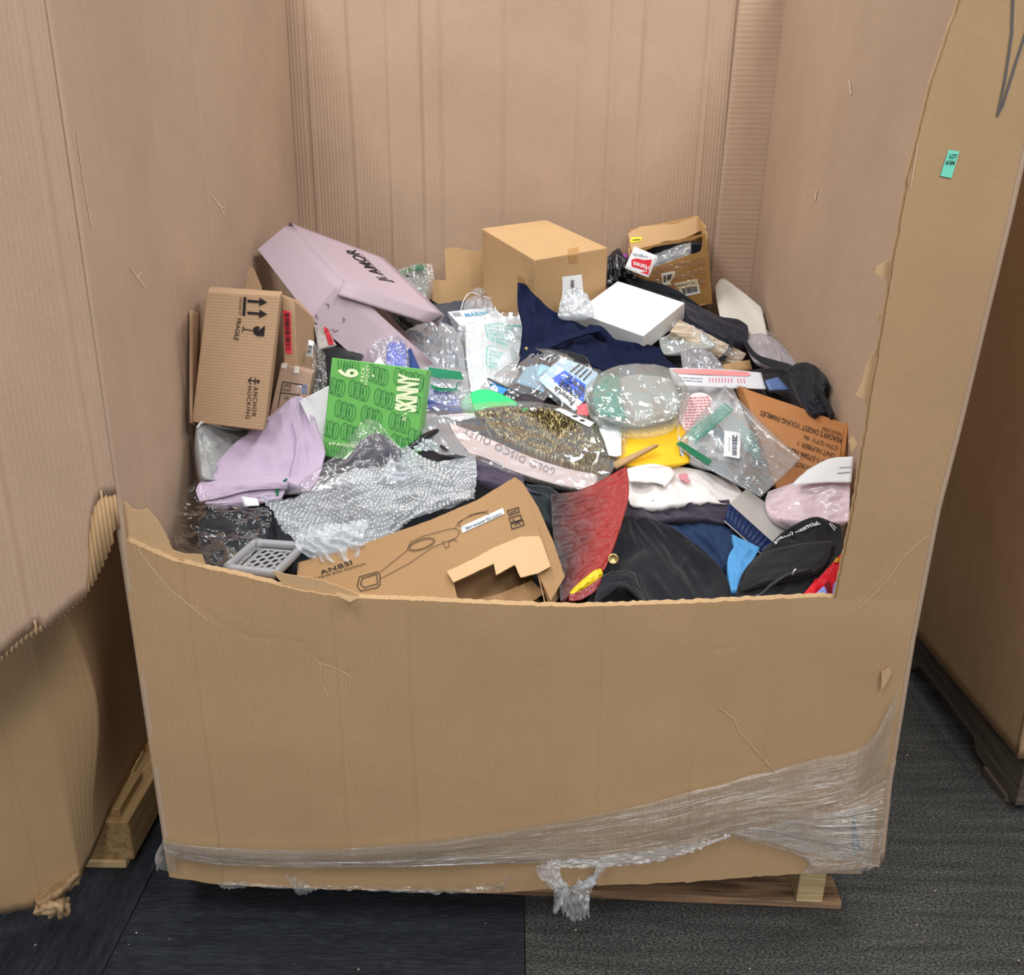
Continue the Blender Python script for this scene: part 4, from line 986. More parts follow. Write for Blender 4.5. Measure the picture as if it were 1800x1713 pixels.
# --- black garment in clear bag, front left
t = thing('bagged_garment', 'folded black garment in a glossy clear bag at the front left corner', 'clothing', tuple(PY(400, 985, .1)))
surf('garment', [[(372, 880, .20), (420, 876, .215), (468, 880, .225), (505, 905, .225)], [(350, 915, .165), (400, 910, .175), (450, 915, .185), (500, 940, .18)], [(350, 955, .12), (400, 955, .125), (450, 965, .125), (500, 980, .13)], [(368, 1000, .06), (400, 1005, .06), (450, 1010, .06), (500, 1010, .07)]], BLACKC, t, 'y', 40, 40, 'cloth', .008, 3, 5, 2, 0, .06)
surf('bag_film', [[(345, 842, .185), (385, 880, .175), (430, 890, .185), (470, 895, .195)], [(312, 890, .155), (370, 900, .145), (430, 910, .15), (478, 905, .165)], [(304, 935, .135), (360, 945, .115), (420, 950, .11), (465, 950, .12)], [(318, 975, .10), (365, 990, .06), (410, 995, .05), (440, 985, .065)]], film('bag_gloss', cover=.08, haze=.01, rough=.06, scale=26, bump=.5), t, 'y', 50, 50, 'film', .007, 3.5, 4.5, 4, 0)
tag_ = panel('size_label', qy((424, 872, .178), (452, 876, .18), (456, 888, .172), (430, 890, .17)), WHITEP, t, .0008, 4, .001)
# --- lattice tray
t = thing('plastic_tray', 'frosted grey plastic lattice tray lying by the front left rim', 'tray', tuple(PY(470, 1000, .07)))
TR = plain('frosted_plastic', (148, 148, 152), .35, .5)
A, B_, C_, D_ = qy((448, 960, .122), (532, 966, .13), (484, 1014, .034), (398, 1004, .038))
tp = lambda u, v: (A * (1 - u) + B_ * u) * (1 - v) + (D_ * (1 - u) + C_ * u) * v
nr = (B_ - A).cross(D_ - A).normalized(); nr = nr if nr.z > 0 else -nr
for a, b in (((0, 0), (1, 0)), ((1, 0), (1, 1)), ((1, 1), (0, 1)), ((0, 1), (0, 0))):
    P = [tp(*a) + nr * .006, tp((a[0] + b[0]) / 2, (a[1] + b[1]) / 2) + nr * .006, tp(*b) + nr * .006]
    tube('rim', P, .006, TR, t, 8, 8, 1.4)
for a, b in (((.08, .1), (.92, .1)), ((.92, .1), (.92, .9)), ((.92, .9), (.08, .9)), ((.08, .9), (.08, .1)), ((.2, .1), (.2, .9))):
    tube('inner_bar', [tp(*a), tp(*b)], .0025, TR, t, 6, 3)
for i in range(5):
    for j in range(4):
        u, v = .3 + i * .13, .2 + j * .19 + (.09 if i % 2 else 0)
        if v > .88: continue
        P = [tp(u + .072 * math.cos(k / 6 * math.tau), v + .095 * math.sin(k / 6 * math.tau)) for k in range(7)]
        tube('lattice_cell', P, .0022, TR, t, 5, 18)
# --- kraft box with line drawing, front centre
t = thing('carton', 'kraft product carton with a tool drawing and a torn hand hole at the front rim', 'box', (-.1, .15, .6))
a_, b_, c_ = qy((524, 990, .10), (905, 838, .225), (985, 1045, .045))
pl = plane3(a_, b_, c_)
fo = poly_panel('front_face', [(524, 988), (640, 955), (760, 912), (840, 878), (905, 838), (925, 868), (946, 925), (968, 995), (946, 1007), (960, 1062), (972, 1066), (700, 1072), (560, 1066), (519, 1040)], [[(797, 1021), (830, 1005), (868, 988), (872, 1008), (905, 990), (915, 1012), (944, 1006), (958, 1062), (808, 1066)]], pl, KRAFTM, t, .004, .8)
nn = pl[1] if pl[1].dot(CAM - pl[0]) > 0 else -pl[1]
poly_panel('hand_hole_flap', [(785, 1004), (830, 983), (868, 962), (905, 947), (942, 929), (956, 960), (968, 995), (946, 1007), (915, 1014), (905, 992), (872, 1010), (868, 990), (830, 1008), (797, 1023), (790, 1012)], [], (a_ + nn * .004, (nn + Vector((0, .12, 0))).normalized()), TORN, t, .002, 1.0)
panel('side_face', [PY(905, 838, .225), PY(918, 847, .27), PY(1000, 1030, .10), PY(968, 1068, .035)], KRAFTM, t, .004, 6, .001)
poly_panel('side_face', [(905, 838), (920, 850), (946, 891), (974, 955), (993, 1013), (968, 1056), (945, 1006), (968, 995), (946, 925)], [], plane3(PY(905, 838, .226), PY(993, 1013, .085), PY(945, 1015, .07)), KRAFTM, t, .003, .6)
bq = [p - nn * .07 for p in plane_pts([(560, 1000), (905, 870), (960, 1062), (600, 1100)], pl)]
panel('back_face', bq, KRAFTM, t, .004, 4, 0)
poly_panel('torn_flap', [(845, 1052), (880, 1042), (935, 1020), (945, 1030), (960, 1040), (930, 1060), (850, 1072)], [], (a_ - nn * .03, nn), KRAFTM, t, .002, 2.0)
fb_ = fo
draw('tool_drawing', [[(628, 1030), (632, 1014), (664, 1005), (668, 1010), (668, 1028), (662, 1033), (634, 1039), (628, 1030)], [(634, 1027), (637, 1017), (662, 1009), (664, 1026), (640, 1033), (634, 1027)]], 1.3, fb_, INK, t)
draw('tool_drawing', [[(668, 1006), (715, 968), (722, 952), (745, 942), (790, 930), (802, 929), (808, 935), (803, 945), (760, 962), (720, 990), (669, 1017)], ell(741, 957, 25, 9, 20, rot=-.33), ell(741, 957, 22, 7, 20, rot=-.33), [(778, 950), (783, 963), (790, 961), (788, 953), (800, 948), (803, 953)]], .8, fb_, INK, t)
draw('tool_drawing', [ell(833, 914, 28, 9, 20, rot=-.35), [(800, 929), (806, 918), (830, 904), (858, 898)]], .8, fb_, INK, t)
text('ANBSI', ((561, 1004), (617, 984), (620, 992), (565, 1010)), fb_, INK, t, .01, 1.1)
text('Door Handle Bullet Attachment', ((540, 1019), (642, 988), (643, 992), (541, 1023)), fb_, INK, t)
lbp_ = patch('barcode_strip', ((810, 926), (884, 893), (887, 903), (813, 937)), fo, WHITEP, t, .001)
lay('barcode', *bars(12, 40), ((818, 928), (882, 900), (883, 904), (819, 932)), lbp_, plain('blue_grey_ink', (84, 98, 116), .7), t, .0008)
draw('recycle_marks', [[(892, 898), (911, 892), (913, 900), (895, 906), (892, 898)], [(895, 911), (915, 905), (917, 913), (898, 919), (895, 911)], [(898, 921), (919, 914), (921, 923), (900, 930), (898, 921)], [(897, 902), (908, 897)], [(902, 912), (903, 916)], [(905, 924), (910, 919), (915, 921)]], 1.5, fb_, INK, t)
# --- bubble wrap
t = thing('bubble_wrap', 'crumpled sheet of clear bubble wrap draped over the kraft product carton', 'bubble wrap', tuple(PY(600, 985, .12)))
BW = [[(450, 864, .235), (500, 868, .235), (560, 850, .255), (618, 832, .27), (660, 815, .295), (690, 785, .33), (712, 792, .325), (760, 806, .315), (834, 796, .315)],
      [(458, 880, .21), (510, 885, .21), (570, 878, .222), (625, 860, .24), (672, 846, .258), (705, 835, .275), (735, 832, .28), (785, 830, .285), (838, 828, .29)],
      [(478, 905, .175), (525, 912, .18), (580, 905, .192), (630, 890, .21), (680, 875, .225), (715, 868, .235), (750, 862, .245), (795, 856, .255), (836, 852, .265)],
      [(500, 935, .145), (545, 942, .15), (595, 938, .158), (640, 925, .17), (685, 908, .185), (720, 895, .2), (760, 884, .215), (800, 874, .23), (832, 868, .24)],
      [(524, 960, .125), (565, 985, .115), (610, 984, .118), (640, 968, .13), (662, 970, .13), (690, 940, .155), (730, 915, .18), (785, 895, .205), (826, 880, .225)]]
BWM = film('bubble_film', cover=.3, haze=.42, rough=.12, scale=150, bump=1.0, hazecol=(222, 232, 242))
bw = surf('sheet', BW, BWM, t, 'y', 110, 60, 'film', .015, 2.6, 2.0, 6, 0, ragged=.004)
bv, bf = BVH[bw.name]
V, F = [], []
nu, nv = 110, 60
for j in range(1, 26):
    for i in range(1, 50):
        ii = min(nu - 1, int((i + (.5 if j % 2 else 0)) / 50.5 * nu)); jj = int(j / 26 * nv); k0 = jj * (nu + 1) + ii
        p = bv[k0]; nrm_ = (bv[k0 + 1] - p).cross(bv[k0 + nu + 1] - p)
        if nrm_.length < 1e-10: continue
        nrm_.normalize()
        if nrm_.dot(CAM - p) < 0: nrm_ = -nrm_
        a = nrm_.orthogonal().normalized(); b2 = nrm_.cross(a); r = .0040; k = len(V)
        for q in range(8):
            an = q / 8 * math.tau; V.append(p + (a * math.cos(an) + b2 * math.sin(an)) * r)
        for q in range(8):
            an = q / 8 * math.tau; V.append(p + (a * math.cos(an) + b2 * math.sin(an)) * r * .72 + nrm_ * .003)
        V.append(p + nrm_ * .0038)
        for q in range(8):
            q2 = (q + 1) % 8; F += [(k + q, k + q2, k + 8 + q2, k + 8 + q), (k + 8 + q, k + 8 + q2, k + 16)]
mk('bubbles', V, F, film('bubble_dome', cover=.6, haze=.12, rough=.05, scale=20, bump=.1, hazecol=(225, 235, 245)), t, True, kind='stuff')
surf('sheet_fold', [[(676, 812, .30), (690, 780, .335), (705, 790, .33), (722, 795, .325)], [(668, 840, .265), (690, 820, .29), (712, 818, .29), (730, 812, .3)], [(650, 860, .245), (690, 850, .26), (720, 840, .27), (740, 830, .28)]], BWM, t, 'y', 36, 30, 'film', .007, 4, 4, 12, 0)
surf('sheet_fold', [[(525, 930, .14), (560, 925, .15), (610, 920, .16), (650, 915, .165)], [(520, 958, .115), (560, 950, .12), (600, 948, .125), (640, 945, .13)], [(545, 980, .105), (580, 990, .10), (620, 985, .105), (645, 965, .12)]], BWM, t, 'y', 40, 30, 'film', .009, 5, 4, 14, 0)
# ------------------------------------------------------------------ front right group
m, nt, b = nodes('dipped_red_foil'); L = nt.links.new
tc = nt.nodes.new('ShaderNodeTexCoord'); sp_ = nt.nodes.new('ShaderNodeSeparateXYZ'); L(tc.outputs['UV'], sp_.inputs[0])
n = nt.nodes.new('ShaderNodeTexNoise'); n.inputs['Scale'].default_value = 3; L(tc.outputs['UV'], n.inputs['Vector'])
ad = nt.nodes.new('ShaderNodeMath'); ad.operation = 'MULTIPLY_ADD'; ad.inputs[1].default_value = .45; L(n.outputs['Fac'], ad.inputs[0]); L(sp_.outputs[0], ad.inputs[2])
cr = nt.nodes.new('ShaderNodeValToRGB'); cr.color_ramp.elements[0].position = .28; cr.color_ramp.elements[1].position = .95
cr.color_ramp.elements[0].color = srgb(58, 48, 49); cr.color_ramp.elements[1].color = srgb(150, 48, 44); L(ad.outputs[0], cr.inputs[0]); L(cr.outputs[0], b.inputs['Base Color'])
b.inputs['Roughness'].default_value = .42; b.inputs['Specular IOR Level'].default_value = .3
n2 = nt.nodes.new('ShaderNodeTexNoise'); n2.inputs['Scale'].default_value = 9; n2.inputs['Detail'].default_value = 5; L(tc.outputs['UV'], n2.inputs['Vector'])
bp = nt.nodes.new('ShaderNodeBump'); bp.inputs['Strength'].default_value = .35; bp.inputs['Distance'].default_value = .0025; L(n2.outputs['Fac'], bp.inputs['Height']); L(bp.outputs[0], b.inputs['Normal'])
REDF = m
t = thing('foil_bag', 'shiny red and charcoal plastic bag with a yellow lining showing at its mouth', 'bag', tuple(PY(1020, 1050, .06)))
surf('bag_body', [[(968, 868, .255), (1015, 862, .275), (1060, 842, .30), (1102, 818, .325)], [(970, 920, .195), (1018, 912, .215), (1062, 900, .235), (1105, 872, .262)],
     [(978, 985, .12), (1020, 972, .145), (1055, 958, .165), (1086, 940, .185)], [(985, 1058, .045), (1005, 1045, .06), (1034, 1022, .085), (1064, 998, .115)]], REDF, t, 'y', 50, 70, 'film', .005, 2.5, 8, 3, 0, .05)
YEL = plain('yellow_satin', (222, 190, 26), .4, .5, 0, .1, 20, .4, 90)
surf('yellow_lining', [[(1002, 1040, .062), (1020, 1022, .08), (1042, 1004, .10), (1056, 998, .11)], [(1002, 1048, .05), (1022, 1032, .065), (1044, 1016, .085), (1060, 1008, .1)], [(1006, 1050, .052), (1024, 1040, .066), (1045, 1026, .08), (1060, 1014, .1)]], YEL, t, 'y', 24, 12, 'film', .003, 5, 3, 2, 0, .01)
surf('mouth_rim', [[(1000, 1046, .05), (1022, 1038, .058), (1046, 1022, .074), (1062, 1010, .092)], [(1000, 1056, .036), (1022, 1054, .042), (1044, 1040, .055), (1060, 1018, .085)]], plain('maroon_film', (128, 40, 46), .35, .5), t, 'y', 24, 8, 'film', .002, 4, 2, 5, .002)
t = thing('trousers', 'black trousers with a brass button lying at the front rim of the bin', 'clothing', tuple(PY(1160, 1060, .04)))
bt = surf('trouser_cloth', [[(1092, 905, .27), (1118, 906, .275), (1150, 912, .265), (1180, 926, .25)], [(1074, 955, .195), (1130, 950, .205), (1185, 952, .20), (1238, 966, .175)], [(1050, 1015, .105), (1110, 1008, .13), (1190, 1005, .13), (1276, 1010, .11)], [(1020, 1085, .024), (1110, 1085, .03), (1200, 1085, .03), (1292, 1078, .028)]], cloth('black_denim', (28, 30, 36), var=.25), t, 'y', 90, 90, 'fold', .013, 2.4, 2.2, 5, 0, .07)
surf('pocket_flap', [[(1060, 1012, .09), (1085, 1004, .10), (1110, 1006, .105), (1120, 1020, .10)], [(1050, 1040, .06), (1080, 1020, .075), (1108, 1020, .08), (1130, 1045, .07)], [(1044, 1064, .03), (1078, 1038, .055), (1104, 1036, .06), (1140, 1070, .04)]], bpy.data.materials['black_denim'], t, 'y', 30, 24, 'cloth', .003, 3, 3, 2, .004)
bc = PY(1078, 982, .13); nb = (CAM - bc).normalized(); a = nb.orthogonal().normalized(); b2 = nb.cross(a)
V = [bc + (a * math.cos(k / 20 * math.tau) + b2 * math.sin(k / 20 * math.tau)) * r - nb * dz for r, dz in ((.009, .004), (.009, 0), (.0065, -.0012), (.006, .0006)) for k in range(20)] + [bc]
F = [(j * 20 + k, j * 20 + (k + 1) % 20, j * 20 + 20 + (k + 1) % 20, j * 20 + 20 + k) for j in range(3) for k in range(20)] + [(60 + k, 60 + (k + 1) % 20, 80) for k in range(20)]
mk('brass_button', V, F, plain('brass', (196, 170, 112), .3, .6, .8), t)
for k, pts in enumerate(([(1096, 908), (1080, 960), (1098, 1000)], )): pass
t = thing('jeans', 'dark blue denim folded beside the black trousers', 'clothing', tuple(PY(1230, 980, .15)))
surf('denim', [[(1130, 908, .30), (1185, 900, .315), (1240, 902, .31), (1275, 912, .30)], [(1160, 922, .275), (1205, 918, .28), (1255, 925, .27), (1296, 938, .25)], [(1215, 962, .215), (1248, 965, .21), (1272, 972, .195), (1300, 965, .20)], [(1240, 985, .18), (1260, 992, .17), (1280, 992, .16), (1296, 985, .165)]], plain('blue_denim', (38, 56, 88), .9, .2, 0, .35, 120, .4, 300), t, 'y', 50, 46, 'fold', .008, 2.5, 2, 4, 0, .06)
t = thing('top', 'plum grey knit top folded under the white shirt', 'clothing', tuple(PY(1190, 905, .25)))
surf('knit', [[(1090, 880, .33), (1150, 876, .345), (1220, 876, .345), (1282, 878, .335)], [(1090, 895, .30), (1150, 892, .31), (1220, 890, .315), (1284, 892, .31)], [(1095, 915, .265), (1150, 912, .27), (1220, 908, .28), (1280, 918, .27)]], cloth('plum_knit', (60, 54, 68)), t, 'y', 60, 30, 'fold', .009, 3.5, 1.6, 2, 0, .05)
WSH = cloth('white_shirt', (232, 228, 226), var=.04)
t = thing('shirt', 'white collared shirt with a small pink printed patch beside the yellow envelope', 'clothing', tuple(PY(1200, 885, .3)))
ws = surf('shirt_cloth', [[(1097, 824, .405), (1130, 816, .42), (1180, 818, .425), (1240, 828, .415), (1290, 848, .39)], [(1100, 845, .37), (1150, 842, .38), (1200, 842, .385), (1255, 852, .375), (1310, 868, .35)], [(1102, 865, .34), (1150, 866, .345), (1210, 862, .35), (1265, 866, .35), (1325, 874, .335)], [(1108, 886, .30), (1160, 888, .305), (1215, 880, .32), (1270, 882, .32), (1318, 884, .315)]], WSH, t, 'y', 90, 60, 'fold', .010, 3.4, 2.4, 9, 0, .05)
surf('collar', [[(1102, 824, .39), (1140, 815, .405), (1170, 820, .405), (1188, 832, .395)], [(1104, 838, .365), (1140, 832, .378), (1162, 840, .374), (1176, 848, .366)], [(1106, 846, .35), (1135, 846, .355), (1160, 850, .355), (1168, 856, .352)]], WSH, t, 'y', 24, 16, 'cloth', .003, 2, 2, 3, .003)
fillpx('pink_patch', [(1192, 838), (1197, 836), (1203, 836), (1208, 838), (1210, 842), (1216, 846), (1215, 851), (1205, 852), (1198, 848), (1193, 843)], ws, plain('pink_print', (206, 138, 150), .8), t, .006)
t = thing('storage_box', 'white box with a ribbed navy blue band below the pink mailer', 'box', tuple(PY(1320, 950, .2)))
fa = qy((1282, 884, .285), (1362, 956, .225), (1338, 975, .205), (1272, 916, .255)); ba = qy((1312, 858, .345), (1412, 930, .27), (1385, 960, .25), (1300, 900, .31))
NV = plain('navy_plastic', (20, 44, 92), .5, .4); GW = plain('grey_white_plastic', (186, 184, 180), .5, .4, 0, .03)
hexa('box_body', fa, ba, GW, t, 6, .0, 1)
nfr = (fa[1] - fa[0]).cross(fa[3] - fa[0]).normalized(); nfr = nfr if nfr.dot(CAM - fa[0]) > 0 else -nfr
panel('navy_band', [fa[0] + nfr * .003 + (fa[3] - fa[0]) * .05, fa[1] + nfr * .003 + (fa[2] - fa[1]) * .05, fa[2] + nfr * .003 - (fa[2] - fa[1]) * .08, fa[3] + nfr * .003 - (fa[3] - fa[0]) * .08], NV, t, .004, 4, 0)
for k in range(11):
    u0, u1 = k / 11 + .008, (k + 1) / 11 - .008
    nfr = (fa[1] - fa[0]).cross(fa[3] - fa[0]).normalized(); nfr = nfr if nfr.dot(CAM - fa[0]) > 0 else -nfr
    P = lambda u, v: (fa[0] * (1 - u) + fa[1] * u) * (1 - v) + (fa[3] * (1 - u) + fa[2] * u) * v + nfr * .003
    q = [P(u0, .08), P(u1, .08), P(u1, .86), P(u0, .86)]
    o = mk('rib', *quad_grid(*q, 4, 1)[:2], NV, t, True)
    for i, vtx in enumerate(o.data.vertices): vtx.co += nfr * .0006 * math.sin((i % 5) / 4 * math.pi)
    solidify(o, .001, 0)
t = thing('microfibre_cloth', 'bright sky blue cloth wedged beside the black pouch', 'cloth', tuple(PY(1300, 1030, .08)))
surf('cloth_sheet', [[(1286, 938, .22), (1298, 944, .215), (1316, 952, .205), (1336, 962, .19)], [(1290, 958, .19), (1302, 962, .185), (1315, 966, .18), (1328, 976, .17)], [(1279, 985, .145), (1292, 985, .145), (1306, 990, .14), (1316, 996, .13)], [(1286, 1040, .06), (1290, 1038, .065), (1296, 1036, .065), (1300, 1030, .075)]], plain('sky_blue', (84, 150, 206), .9, .2, 0, .12, 90, .5, 250), t, 'y', 24, 36, 'cloth', .005, 2, 3, 4, 0, .04)
t = thing('pouch', 'black fabric pouch with white lettering and a zip beside the right front rim', 'bag', tuple(PY(1380, 1050, .05)))
bpch = cloth('black_nylon', (24, 26, 31), .7)
pc = surf('pouch_body', [[(1350, 958, .19), (1382, 930, .208), (1430, 908, .22), (1478, 922, .205)], [(1340, 968, .165), (1395, 950, .18), (1440, 942, .18), (1480, 948, .17)], [(1306, 1005, .105), (1365, 995, .12), (1425, 985, .125), (1478, 978, .12)], [(1288, 1065, .026), (1345, 1064, .032), (1400, 1052, .045), (1440, 1015, .085)]], bpch, t, 'y', 60, 60, 'fold', .007, 2.4, 3, 7, 0, .06)
surf('front_pocket', [[(1338, 972, .15), (1390, 958, .165), (1435, 952, .165), (1465, 950, .16)], [(1312, 1006, .09), (1365, 996, .105), (1420, 988, .11), (1455, 985, .11)], [(1300, 1040, .05), (1345, 1022, .068), (1395, 1012, .078), (1432, 1004, .085)]], bpch, t, 'y', 36, 26, 'cloth', .004, 2, 2, 11, 0, .02)
tube('zip', [PY(1300, 1050, .035), PY(1335, 1046, .036), PY(1356, 1028, .055), PY(1385, 1010, .07), PY(1425, 1000, .08)], .003, plain('zip_black', (44, 46, 52), .35), t)
tube('zip_pull', [PY(1392, 1010, .066), PY(1396, 1003, .068), PY(1400, 1000, .069)], .0022, plain('zip_metal', (150, 150, 150), .3, .6, .9), t)
WI = plain('white_ink', (232, 236, 240), .6)
arc = [(1362, 957), (1371, 947), (1384, 940), (1399, 935), (1413, 930), (1427, 924), (1440, 921)]
V, F = text_mesh('amazon essentials', .01)
def arcq(u, v):
    n_ = len(arc) - 1; x = min(u, .9999) * n_; i = int(x); f = x - i
    ax, ay = arc[i]; bx, by = arc[i + 1]; dx, dy_ = bx - ax, by - ay; l = math.hypot(dx, dy_)
    return (ax + dx * f - dy_ / l * (v - .5) * 7 * -1 * -1, ay + dy_ * f + dx / l * (v - .5) * 7)
lay('lettering', [arcq(u, v) for u, v in V], F, ((0, 0), (1, 0), (1, 1), (0, 1)), pc, WI, t, .004)
lay('lettering', *textlines(3, 2, 2), ((1459, 919), (1470, 928), (1467, 934), (1457, 922)), pc, WI, t, .002)
t = thing('printed_pack', 'red, green and blue printed plastic pack in the right front corner', 'packet', tuple(PY(1445, 1050, .04)))
pk = surf('pack', [[(1436, 1020, .065), (1460, 992, .095), (1486, 965, .115)], [(1415, 1040, .04), (1448, 1018, .06), (1486, 1000, .08)], [(1398, 1062, .022), (1440, 1062, .024), (1486, 1060, .024)]], plain('pack_red', (206, 22, 40), .3, .5), t, 'y', 20, 20, 'film', .003, 3, 3, 3, 0, .03)
fillpx('green_corner', [(1400, 1062), (1412, 1043), (1428, 1042), (1424, 1062)], pk, plain('pack_green', (92, 170, 40), .35), t, .003)
fillpx('blue_print', [(1426, 1060), (1432, 1042), (1446, 1032), (1452, 1034), (1453, 1046), (1462, 1048), (1464, 1028), (1473, 1015), (1473, 1056)], pk, plain('pack_blue', (132, 150, 222), .35), t, .003)
fillpx('dark_print', [(1449, 1028), (1456, 1022), (1459, 1040), (1453, 1048)], pk, plain('pack_maroon', (110, 24, 34), .35), t, .0035)
patch('amber_tab', ((1459, 978), (1474, 968), (1474, 988), (1458, 992)), pk, plain('pack_amber', (196, 150, 40), .35), t, .003)
t = thing('poly_mailer', 'pale pink plastic mailer with a white address label at the right wall', 'mailer', tuple(PY(1420, 915, .26)))
PKM = plain('pink_poly', (226, 206, 216), .2, .6, 0, .03, 12, .15, 40)
pm = surf('mailer', [[(1350, 864, .335), (1390, 850, .34), (1440, 836, .335), (1492, 815, .325)], [(1345, 882, .30), (1395, 872, .305), (1445, 862, .30), (1494, 850, .295)], [(1350, 898, .27), (1400, 895, .272), (1448, 890, .27), (1494, 885, .262)], [(1372, 912, .235), (1415, 916, .235), (1455, 918, .23), (1492, 915, .225)]], PKM, t, 'y', 60, 44, 'film', .005, 2.5, 6, 2, 0, .05)
lq = surf('address_label', [[(1420, 825, .34), (1458, 806, .335), (1500, 802, .32)], [(1405, 838, .325), (1455, 828, .315), (1498, 826, .305)], [(1392, 852, .31), (1450, 848, .298), (1496, 848, .285)]], WHITEP, t, 'y', 16, 10, 'paper', .001, 2, 2, 1, .0008)
draw('ruled_line', [[(1476, 822), (1496, 821)], [(1472, 832), (1494, 830)]], 1.2, lq, plain('grey_ink_c', (130, 132, 138), .7), t)
# --- orange-brown book carton
t = thing('carton', 'glossy tan book carton with stencilled black lettering upside down at the right', 'box', tuple(PY(1420, 850, .36)))
ORK = cardboard('tan_carton', (190, 128, 74), .05, var=.08, rough=.45)
fa = qy((1304, 680, .58), (1486, 744, .405), (1470, 850, .36), (1366, 862, .39)); ba = qy((1290, 676, .63), (1448, 738, .50), (1438, 850, .45), (1350, 850, .47))
ob = hexa('carton_body', fa, ba, ORK, t, 12, .003, 5.0)
panel('end_flap', qy((1484, 748, .40), (1488, 742, .388), (1482, 800, .352), (1475, 812, .362)), ORK, t, .004, 4, .001)
SI = plain('stencil_ink', (70, 46, 28), .7)
def utext(s, x0, y0, x1, y1, h, bold=.0):   # upside-down line: starts at the right end
    dx, dy_ = x1 - x0, y1 - y0; l = math.hypot(dx, dy_); nx_, ny_ = dy_ / l * -h, dx / l * h
    # reading direction (x0,y0)->(x1,y1); the letters' tops point to the right-hand normal
    text(s, ((x0 - nx_ * 0 + dy_ / l * -h * -1 * 0 + (-dy_) / l * -h * 0 + (dy_ / l) * h, y0 - dx / l * h), (x1 + (dy_ / l) * h, y1 - dx / l * h), (x1, y1), (x0, y0)), ob, SI, t, bold)
utext("READER'S DIGEST YOUNG FAMILIES", 1481, 770, 1338, 721, 9.5, .006)
utext('MADE IN CHINA', 1480, 760, 1446, 749, 7)
utext('CTN QTY: 96', 1474, 784, 1415, 763, 8)
utext('UNIT NUMBER: 1', 1468, 797, 1404, 775, 8.5)
utext('NO 1-57584-162-2', 1460, 812, 1384, 784, 9, .006)
utext('PACKED IN A MASTER', 1450, 828, 1398, 809, 9)
# --- clear bag with warning print
t = thing('poly_bag', 'flat clear poly bag with green warning print, green seal strip and barcode', 'plastic bag', tuple(PY(1330, 870, .3)))
cb_ = surf('bag_film', [[(1274, 676, .60), (1310, 712, .53), (1350, 752, .46), (1411, 806, .375)], [(1232, 726, .53), (1275, 765, .46), (1322, 800, .40), (1376, 838, .335)], [(1187, 782, .44), (1235, 818, .385), (1285, 846, .335), (1337, 874, .29)]], film('warning_film', cover=.22, haze=.24, rough=.12, scale=45, bump=.6, hazecol=(208, 218, 224)), t, 'y', 50, 40, 'film', .004, 4, 4, 8, 0, .012)
surf('grey_insert', [[(1252, 735, .545), (1288, 770, .48), (1330, 808, .415)], [(1226, 772, .485), (1262, 800, .435), (1306, 830, .38)], [(1206, 792, .45), (1246, 822, .40), (1290, 846, .352)]], plain('grey_card', (128, 138, 148), .5), t, 'y', 20, 16, 'paper', .002, 3, 3, 1, .001)
patch('seal_strip', ((1197, 776), (1252, 810), (1245, 818), (1188, 781)), cb_, plain('seal_green', (0, 112, 72), .5), t, .0015)
GT = plain('warning_green', (40, 142, 118), .6); GTB = film('warning_tint', (236, 250, 246), .1, .34, .2, 40, .3, (184, 232, 220))
wq = ((1202, 762), (1272, 709), (1288, 722), (1222, 778))
patch('warning_panel', wq, cb_, GTB, t, .0012)
draw('warning_frame', [[wq[0], wq[1], wq[2], wq[3], wq[0]]], 1.4, cb_, GT, t, .002)
for k in range(4):
    f0, f1 = .08 + k * .23, .08 + k * .23 + .16
    A_ = _bil(wq, .06, f0); B2 = _bil(wq, .94, f0); C2 = _bil(wq, .94, f1); D2 = _bil(wq, .06, f1)
    text(('WARNING TO AVOID DANGER OF', 'SUFFOCATION KEEP THIS BAG', 'AWAY FROM BABIES DO NOT USE', 'IN CRIBS OR PLAYPENS')[k], (A_, B2, C2, D2), cb_, GT, t, .0, off=.0022)
wq2 = ((1305, 735), (1340, 770), (1340, 820), (1285, 790))
lay('warning_print', *textlines(5, 9, 6, .45), ((1298, 738), (1330, 765), (1338, 815), (1308, 790)), cb_, plain('pale_warning', (150, 190, 186), .7), t, .0015)
bl = patch('barcode_label', ((1274, 758), (1301, 762), (1300, 807), (1272, 803)), cb_, WHITEP, t, .0025)
lay('barcode', *bars(11, 24), ((1287, 765), (1287, 801), (1295, 801), (1296, 765)), bl, plain('blue_black', (58, 66, 92), .6), t, .0008)
lay('print', *textlines(15, 1, 4), ((1281, 768), (1281, 793), (1283, 793), (1283, 768)), bl, plain('grey_ink_d', (130, 132, 140), .6), t, .0008)
# --- white mailer below
t = thing('poly_mailer', 'white plastic mailer with lines of small print under the clear warning bag', 'mailer', tuple(PY(1240, 790, .45)))
wm = surf('mailer', [[(1200, 668, .68), (1245, 664, .69), (1285, 672, .665)], [(1195, 710, .60), (1245, 710, .60), (1305, 720, .56)], [(1190, 750, .515), (1240, 760, .50), (1320, 770, .465)], [(1195, 800, .43), (1240, 815, .41), (1300, 820, .395)]], plain('white_poly', (226, 230, 234), .35, .5, 0, .02, 12, .3, 40), t, 'y', 36, 40, 'film', .005, 3, 4, 6, 0, .05)
lay('print', *textlines(21, 3, 8, .4), ((1252, 672), (1264, 668), (1300, 712), (1292, 718)), wm, INK, t, .006)
